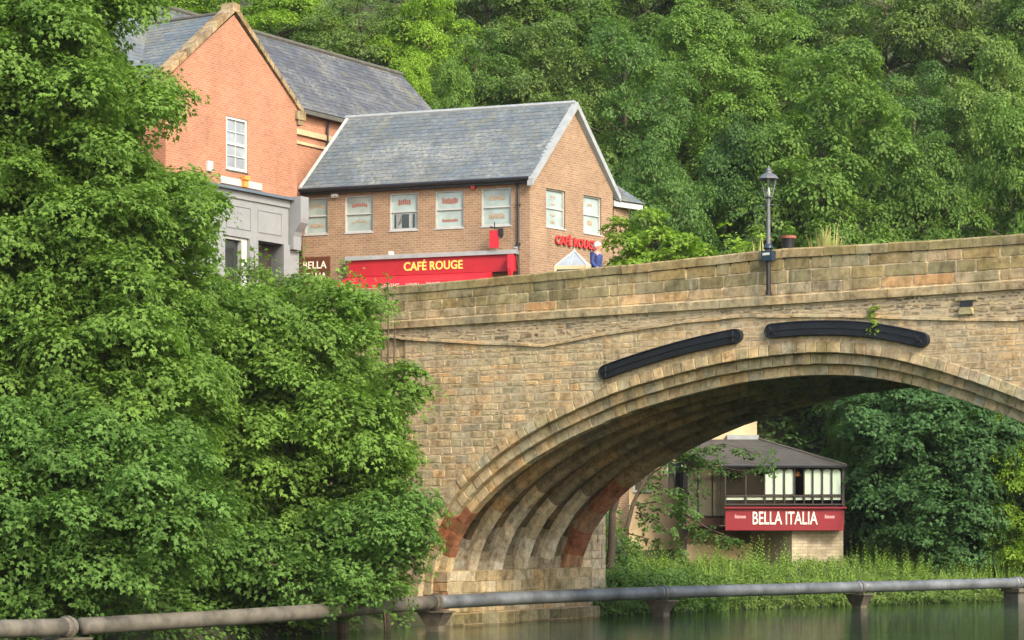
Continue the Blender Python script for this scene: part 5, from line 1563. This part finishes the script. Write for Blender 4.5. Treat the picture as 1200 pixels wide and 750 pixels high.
def hanging(name, label, base, path, tips, leaf, seed, ls=.16, nl=26, sr=.36, r0=.12):
    rng = np.random.default_rng(seed)
    o = thing(name, Vector(base), label, 'tree'); mb = MB()
    pts = [Vector(base)] + [Vector(p) for p in path]
    mb.tube(pts, [r0 * (1 - .6 * i / (len(pts) - 1)) for i in range(len(pts))], 8)
    P, V = [], []
    for t in tips:
        t = [Vector(q) for q in t]; mb.tube(t, [.035 - .028 * i / (len(t) - 1) for i in range(len(t))], 5, caps=False)
        for a, c in zip(t[:-1], t[1:]):
            for k in range(max(2, int((c - a).length * 4.5))):
                f = rng.uniform(0, 1); P.append(np.array(a.lerp(c, f)) + rng.normal(0, .17, 3)); V.append(rng.normal(0, .6, 3) + UP * .4)
    P, V = np.array(P), np.array(V)
    C, N, T, S, tone = sprays(rng, P, V, nl, sr, ls, droop=.9)
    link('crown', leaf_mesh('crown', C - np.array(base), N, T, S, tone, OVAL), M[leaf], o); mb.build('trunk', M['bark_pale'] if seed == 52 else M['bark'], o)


D = 86.0
hanging('bank_tree', 'slender leaning tree under the arch with sprays of leaves across the cream wall', (at(728, 0, D).x, D, .9), [at(727, 650, D), at(733, 625, D), at(742, 590, D), at(757, 560, D), at(778, 520, D)],
        [[at(742, 592, D), at(770, 588, D), at(800, 600, D - .5), at(812, 612, D - .5)], [at(745, 600, D), at(775, 612, D - .6), at(795, 640, D - .8), at(814, 672, D - .9)], [at(735, 625, D), at(755, 630, D - .4), at(775, 650, D - .6)],
         [at(757, 560, D), at(800, 530, D - .4), at(850, 520, D - .6), at(898, 535, D - .8)], [at(778, 520, D), at(830, 545, D), at(870, 552, D - .4), at(902, 548, D - .5)], [at(757, 565, D), at(790, 580, D), at(806, 620, D), at(850, 630, D), at(868, 640, D)],
         [at(800, 600, D), at(828, 618, D), at(860, 632, D)], [at(800, 530, D), at(815, 560, D), at(812, 600, D)], [at(730, 640, D), at(745, 655, D), at(765, 668, D)]], 'leaf_deep', 51, nl=34, sr=.36)
hanging('bank_tree', 'straight bare trunk under the arch beside the far foot of the vault', (at(708, 0, 83).x, 83, .9), [at(708, 640, 83), at(709, 600, 83), at(711, 560, 83), at(713, 470, 83)], [[at(713, 480, 83), at(725, 440, 83), at(735, 400, 83)], [at(712, 500, 83), at(700, 450, 83)]], 'leaf_deep', 52, r0=.13)


# ------------------------------------------------------------------ ground cover: riverside herbs, undergrowth, trailing plant
def cover():
    rng = np.random.default_rng(9)
    # tall grasses and willowherb along the far bank
    C, N, T, S, tone = [], [], [], [], []
    n = 9000; a = rng.uniform(8.3, 46, n); f = rng.uniform(-.25, 7.5, n)
    for ai, ei in zip(a, f):
        b_ = lerp_t(EDGE, ai) - ei; p = P0 + UD * ai + UN * b_
        if p.y > 95.5 and p.x < 10: continue
        if 8.3 < p.x < 13.6 and p.y > 92.0: continue
        patch = .5 + .5 * math.sin(ai * 1.3) * math.sin(ei * 1.1 + ai * .4)
        near = sst(5.5, 1.5, 92 - p.y) * (1 if 6 < p.x < 16 else 0) if p.y < 92 else 0
        h = (rng.uniform(.25, .6) + .5 * patch * rng.uniform(.2, 1)) * (1 - .55 * near)
        C.append((p.x, p.y, max(-.05, ground(p.x, p.y)) - .03)); T.append((rng.normal(0, .16), rng.normal(0, .16), 1)); N.append((rng.normal(0, 1), rng.normal(0, 1), .25)); S.append((h * 1.1, h, h)); tone.append(np.clip(.25 + .5 * patch + rng.normal(0, .12), 0, 1))
    me = leaf_mesh('grass_blades', np.array(C), np.array(N), np.array(T), np.array(S), np.array(tone), BLADE)
    o = link('riverside_grass', me, M['grass']); tag(o, 'tall green grass and reeds along the far bank behind the pipe', 'grass', kind='stuff')
    # willowherb spikes with leaf whorls
    C, N, T, S, tone = [], [], [], [], []
    for k in range(1300):
        ai, ei = rng.uniform(9, 36), rng.uniform(.1, 6)
        if math.sin(ai * 1.7) + math.sin(ei * 2.1 + ai) < rng.uniform(-1.2, .9): continue
        p = P0 + UD * ai + UN * (lerp_t(EDGE, ai) - ei)
        if (p.y > 95 and p.x < 10) or (8.3 < p.x < 13.6 and p.y > 91.8): continue
        z = ground(p.x, p.y); h = rng.uniform(.5, 1.15) * (.55 if 11.2 < p.x < 13.5 and p.y > 87.5 else 1.2); lean = rng.normal(0, .08, 2); tn = rng.uniform(.3, .9)
        for j in range(20):
            f = .15 + .85 * j / 20; an = j * 2.4
            d = np.array((math.cos(an), math.sin(an), .5 + f))
            C.append((p.x + lean[0] * f * h + d[0] * .05, p.y + lean[1] * f * h + d[1] * .05, z + f * h)); T.append(d); N.append((-d[0] * .6, -d[1] * .6, 1)); l = .22 * (1.15 - f * .75); S.append((l * .5, l, l)); tone.append(tn + .1 * f)
    me = leaf_mesh('herb_leaves', np.array(C), np.array(N), np.array(T), np.array(S), np.clip(np.array(tone), 0, 1), OVAL)
    o = link('willowherb', me, M['grass']); tag(o, 'pale green upright leafy weeds among the grass below the restaurant', 'weeds', kind='stuff')
    # dark nettles and ivy at the left end of the far bank, hanging to the water
    P, V, P2, V2 = [], [], [], []
    for k in range(2600):
        ai = 8.2 + rng.gamma(1.6, 2.6) if k < 1000 else rng.uniform(8, 40); ei = rng.uniform(-.3, 6.5) if k < 1000 else (rng.uniform(-.35, .8) if k < 1700 else rng.uniform(0, 6))
        p = P0 + UD * ai + UN * (lerp_t(EDGE, ai) - ei)
        if (p.y > 95 and p.x < 10) or (8.3 < p.x < 13.6 and p.y > 91.8): continue
        hh = rng.uniform(.05, .85 if ai < 17 else .5)
        (P if ai < 15 else P2).append((p.x, p.y, max(.02, ground(p.x, p.y)) + hh * (1 if ai < 15 else .8))); (V if ai < 15 else V2).append((rng.normal(0, .5) + .3, rng.normal(0, .5) - .5, .5))
    C, N, T, S, tone = sprays(rng, np.array(P), np.array(V), 24, .3, .14, droop=.8)
    C2, N2, T2, S2, tone2 = sprays(rng, np.array(P2), np.array(V2), 24, .3, .13, droop=.8)
    o = link('bank_herbs', leaf_mesh('herb_leaves', C2, N2, T2, S2, tone2, OVAL), M['leaf_olive']); tag(o, 'fresh green leafy herbs along the water edge right of the arch foot', 'herbs', kind='stuff')
    o = link('nettle_bank', leaf_mesh('nettle_leaves', C, N, T, S, tone, OVAL), M['leaf_deep']); tag(o, 'dark nettles and ivy covering the bank between the arch foot and the pipe', 'undergrowth', kind='stuff')
    # woodland undergrowth on the hillside
    P, V = [], []
    while len(P) < 5200:
        x, y = rng.uniform(-30, 40), rng.uniform(84, 136); g = ground(x, y); ai, bi = ab(x, y)
        e = lerp_t(EDGE, ai) - bi
        if e < 4 or abs(x / y) > .27: continue
        if 8.2 < g < 9.4: continue
        if x < 10.2 and y < 103 and g < 8: continue
        if 7 < x < 14 and y < 97: continue
        if ai < 12 and y < 96: continue
        P.append((x, y, g + rng.uniform(.1, 1.3))); V.append((rng.normal(0, .5), -.5, .7))
    C, N, T, S, tone = sprays(rng, np.array(P), np.array(V), 22, .6, .24, droop=.7)
    o = link('woodland_undergrowth', leaf_mesh('undergrowth_leaves', C, N, T, S, tone, OVAL), M['leaf_deep']); tag(o, 'dark leafy undergrowth covering the wooded hillside below the trees', 'undergrowth', kind='stuff')
    # near bank undergrowth below the big trees
    P, V = [], []
    for k in range(2200):
        ai = rng.uniform(-26, -1); ei = rng.uniform(-.2, 8); p = P0 + UD * ai + UN * (lerp_t(EDGE, ai) - ei)
        P.append((p.x, p.y, max(.05, ground(p.x, p.y)) + rng.uniform(.05, 1.1))); V.append((.3, -.4, .7))
    C, N, T, S, tone = sprays(rng, np.array(P), np.array(V), 24, .42, .17, droop=.8)
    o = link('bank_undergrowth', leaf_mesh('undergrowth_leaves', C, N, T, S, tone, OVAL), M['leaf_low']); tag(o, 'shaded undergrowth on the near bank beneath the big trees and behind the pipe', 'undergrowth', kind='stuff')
    # fern hanging over the right iron plate
    s0 = 14.75; base = FC(s0, ledge(s0) + .1, .05)
    P = np.array([tuple(FC(s0 + rng.normal(0, .07), ledge(s0) + rng.uniform(-.42, .35), .12)) for k in range(16)]); V = np.tile(np.array((-.6, -.8, .2)), (16, 1))
    C, N, T, S, tone = sprays(rng, P, V, 16, .11, .075, droop=1.0)
    o = thing('wall_fern', base, 'small green fern growing from the ledge and hanging over the right iron plate', 'plant')
    link('leaves', leaf_mesh('leaves', C - np.array(base), N, T, S, tone, OVAL), M['leaf_lime'], o)
    # pot plant
    P = np.array([tuple(POTP + Vector((rng.normal(0, .13), rng.normal(0, .13), .4 + rng.uniform(0, .38)))) for k in range(22)]); V = np.tile(UP, (22, 1))
    C, N, T, S, tone = sprays(rng, P, V, 14, .13, .08)
    link('leaves', leaf_mesh('leaves', C - np.array(POTP), N, T, S, tone, OVAL), M['leaf_mid'], POT)
    # spiky plants behind the parapet
    for (s1, nb, lab) in ((10.75, 22, 'sparse yellow spiky plant behind the parapet just left of the street lamp'), (12.75, 80, 'dense yellow green spiky plant behind the parapet just right of the street lamp')):
        c = FC(s1, 9.43, -.95); o = thing('spiky_plant', c, lab, 'plant')
        mb = MB(); lathe(mb, c, [(.22, 0), (.3, .55), (.33, .55), (.33, .62), (.27, .62), (.27, .5), (.004, .5)]); mb.build('pot', M['concrete'], o)
        an = rng.uniform(0, 6.28, nb); tl = rng.uniform(.2, 1.6, nb)
        T = np.stack([np.cos(an) * tl, np.sin(an) * tl, np.ones(nb)], 1); N = np.stack([-np.cos(an), -np.sin(an), tl], 1); C = np.tile(np.array((0, 0, .5)), (nb, 1)) + rng.normal(0, .05, (nb, 3)) * (1, 1, .2)
        h = rng.uniform(.8, 1.2, nb) * (1.1 if nb > 40 else .95)
        link('leaves', leaf_mesh('leaves', C, N, T, np.stack([h * 2.6, h, h * 2.2], 1), rng.uniform(.1, .9, nb), BLADE), M['spike'], o)
    # shrubs just behind the parapet left of the lamp, one plant each
    for (x, yt, Dd, w, lab, lf) in ((868, 262, 71, .55, 'yellowish green shrub behind the parapet left of the spiky plant', 'leaf_lime'), (893, 245, 72, .5, 'upright leafy shrub directly behind the street lamp pole', 'leaf_olive'), (985, 268, 71, .6, 'low green shrub behind the parapet right of the dense spiky plant', 'leaf_mid')):
        t = at(x, yt, Dd); base = Vector((t.x, t.y, 9.3))
        P = np.array([tuple(Vector((t.x + rng.normal(0, w * .5), t.y + rng.normal(0, w * .4), rng.uniform(9.8, t.z)))) for k in range(46)]); V = rng.normal(0, .6, (46, 3)) + UP * .6
        C, N, T, S, tone = sprays(rng, P, V, 22, .28, .12)
        o = thing('shrub', base, lab, 'shrub'); link('leaves', leaf_mesh('leaves', C - np.array(base), N, T, S, tone, OVAL), M[lf], o)
        mb = MB()
        for k in range(5): q = Vector(tuple(P[k])); mb.tube([base, base.lerp(q, .5), q], [.03, .02, .006], 5, caps=False)
        mb.build('stems', M['bark'], o)


cover()


# ------------------------------------------------------------------ the walker on the bridge
def skin_mesh(verts, edges, sub=2):
    me = bpy.data.meshes.new('skin_source'); me.from_pydata([v[:3] for v in verts], edges, []); me.update()
    ob = bpy.data.objects.new('skin_source', me); COL.objects.link(ob)
    md = ob.modifiers.new('Skin', 'SKIN'); md.use_smooth_shade = True
    ob.modifiers.new('Sub', 'SUBSURF').levels = sub
    for i, v in enumerate(verts):
        r = v[3] if isinstance(v[3], tuple) else (v[3], v[3])
        me.skin_vertices[0].data[i].radius = r; me.skin_vertices[0].data[i].use_root = (i == 0)
    bpy.context.view_layer.update()
    out = bpy.data.meshes.new_from_object(ob.evaluated_get(bpy.context.evaluated_depsgraph_get()))
    bpy.data.objects.remove(ob); bpy.data.meshes.remove(me)
    return out


def build_person():
    c = at(699, 290, 67.4); base = Vector((c.x, c.y, 9.43))
    o = thing('person', base, 'white haired person in a blue jacket walking right behind the bridge parapet', 'person')
    o.rotation_euler = (0, 0, math.atan2(-.6, .8)); o.scale = (1.08, 1.08, 1.06)
    V = [(0, 0, .95, (.14, .13)), (0, 0, 1.12, (.13, .12)), (.01, 0, 1.3, (.16, .13)), (.0, 0, 1.44, (.11, .09)), (.03, 0, 1.52, .055), (.05, 0, 1.60, (.085, .095)), (.055, 0, 1.68, (.1, .115)), (.045, 0, 1.74, (.07, .08)), (.13, 0, 1.625, .02),
         (0, .19, 1.42, .06), (-.06, .23, 1.17, .045), (.08, .22, .95, .035), (.13, .22, .88, .035),
         (0, -.19, 1.42, .06), (.02, -.23, 1.17, .045), (.2, -.21, 1.02, .035), (.26, -.2, 1.0, .035),
         (0, .09, .88, .095), (.16, .09, .5, .065), (.1, .09, .1, .042), (.26, .09, .05, .04), (0, -.09, .88, .095), (-.02, -.09, .5, .065), (-.28, -.09, .14, .042), (-.14, -.09, .05, .04)]
    E_ = [(0, 1), (1, 2), (2, 3), (3, 4), (4, 5), (5, 6), (6, 7), (5, 8), (3, 9), (9, 10), (10, 11), (11, 12), (3, 13), (13, 14), (14, 15), (15, 16), (0, 17), (17, 18), (18, 19), (19, 20), (0, 21), (21, 22), (22, 23), (23, 24)]
    link('body', skin_mesh(V, E_), M['skin'], o)
    J = [(0, 0, .92, (.165, .15)), (0, 0, 1.12, (.155, .14)), (.01, 0, 1.3, (.185, .155)), (0, 0, 1.45, (.12, .1)), (0, .19, 1.43, .08), (-.06, .23, 1.17, .06), (.07, .22, .97, .048), (0, -.19, 1.43, .08), (.02, -.23, 1.17, .06), (.18, -.212, 1.035, .048)]
    link('jacket', skin_mesh(J, [(0, 1), (1, 2), (2, 3), (3, 4), (4, 5), (5, 6), (3, 7), (7, 8), (8, 9)]), M['jacket'], o)
    Tt = [(0, 0, .92, (.15, .14)), (0, .09, .86, .115), (.16, .09, .5, .085), (.1, .09, .13, .065), (0, -.09, .86, .115), (-.02, -.09, .5, .085), (-.27, -.09, .17, .065)]
    link('trousers', skin_mesh(Tt, [(0, 1), (1, 2), (2, 3), (0, 4), (4, 5), (5, 6)]), M['trousers'], o)
    mb = MB(); cx, cz_ = .04, 1.675; rings = []
    for i in range(9):
        th = math.pi * .62 * i / 8; ring = []
        for k in range(14):
            ph = 2 * math.pi * k / 14; f = 1.0 if math.cos(ph) < .3 else (1 - .38 * (math.cos(ph) - .3) / .7)
            t = th * f
            ring.append((cx + .118 * math.sin(t) * math.cos(ph) - .014, .108 * math.sin(t) * math.sin(ph), cz_ + .125 * math.cos(t)))
        rings.append(ring)
    mb.mesh([p for r in rings for p in r], [(i * 14 + k, i * 14 + (k + 1) % 14, (i + 1) * 14 + (k + 1) % 14, (i + 1) * 14 + k) for i in range(8) for k in range(14)])
    h_ = mb.build('hair', M['hair'], None, True); h_.parent = o
    mb = MB()
    for sgn in (1, -1): mb.tube([(.05, sgn * .088, 1.60), (.045, sgn * .098, 1.64)], [.014, .02], 6)
    for sgn in (1, -1): mb.tube([(.132, sgn * .03, 1.665), (.142, sgn * .03, 1.665)], [.012, .008], 6)
    me = mb.build('ears', M['skin']); me.parent = o
    for (x, y, z) in ((.16, .09, .04), (-.24, -.09, .06)):
        mb = MB(); mb.tube([(x - .12, y, z + .02), (x - .04, y, z + .03), (x + .08, y, z + .0), (x + .15, y, z - .01)], [.045, .055, .045, .02], 8); s_ = mb.build('shoe', M['shoe']); s_.parent = o


build_person()

# ------------------------------------------------------------------ thin summer haze
def build_haze():
    mb = MB(); mb.box((-110, -6, -3), (130, 185, 60)); o = mb.build('haze', None)
    m = bpy.data.materials.new('summer haze'); m.use_nodes = True; nt = m.node_tree; nt.nodes.clear()
    out = nt.nodes.new('ShaderNodeOutputMaterial'); v = nt.nodes.new('ShaderNodeVolumePrincipled')
    v.inputs['Color'].default_value = (0.9, 0.95, 0.92, 1); v.inputs['Density'].default_value = 0.00012; v.inputs['Anisotropy'].default_value = 0.2
    nt.links.new(v.outputs[0], out.inputs['Volume']); o.data.materials.append(m)
    tag(o, kind='stuff')
    tag(o, 'thin pale summer haze over the river and wooded hillside', 'haze')


build_haze()

# ------------------------------------------------------------------ camera, sky, sun
cam = bpy.data.cameras.new('camera'); co = bpy.data.objects.new('camera', cam); COL.objects.link(co)
co.location = (0, 0, CZ); co.rotation_euler = (R(90), 0, 0)
cam.sensor_width = 36; cam.lens = 36 * F / 1200; cam.shift_y = (HY - 375) / 1200; cam.clip_start = 1; cam.clip_end = 600
SC.camera = co

SUN_EL, SUN_AZ = R(36), math.atan2(0.54, -0.84)     # azimuth measured from +Y towards +X
sd = Vector((math.sin(SUN_AZ) * math.cos(SUN_EL), math.cos(SUN_AZ) * math.cos(SUN_EL), math.sin(SUN_EL)))
w = bpy.data.worlds.new('World'); SC.world = w; w.use_nodes = True
nt = w.node_tree; bg = nt.nodes['Background']
sky = nt.nodes.new('ShaderNodeTexSky'); sky.sky_type = 'NISHITA'; sky.sun_disc = False; sky.sun_elevation = SUN_EL; sky.sun_rotation = SUN_AZ
sky.air_density = 1.2; sky.dust_density = 3.0
nt.links.new(sky.outputs[0], bg.inputs[0]); bg.inputs[1].default_value = 0.15
sl_ = bpy.data.lights.new('sun', 'SUN'); so = bpy.data.objects.new('sun', sl_); COL.objects.link(so)
sl_.energy = 1.5; sl_.angle = R(12.0); sl_.color = (1.0, 0.90, 0.74)
so.rotation_euler = (-sd).to_track_quat('-Z', 'Y').to_euler(); so.location = (20, 20, 60)

SC.render.engine = 'CYCLES'
cy = SC.cycles
cy.max_bounces = 6; cy.diffuse_bounces = 4; cy.glossy_bounces = 3; cy.transmission_bounces = 4; cy.transparent_max_bounces = 6
cy.use_denoising = True
try: cy.denoiser = 'OPENIMAGEDENOISE'
except Exception: pass
cy.caustics_reflective = False; cy.caustics_refractive = False
vs = SC.view_settings
vs.view_transform = 'Standard'; vs.look = 'None'; vs.gamma = 1; vs.use_curve_mapping = False; vs.exposure = 1.55
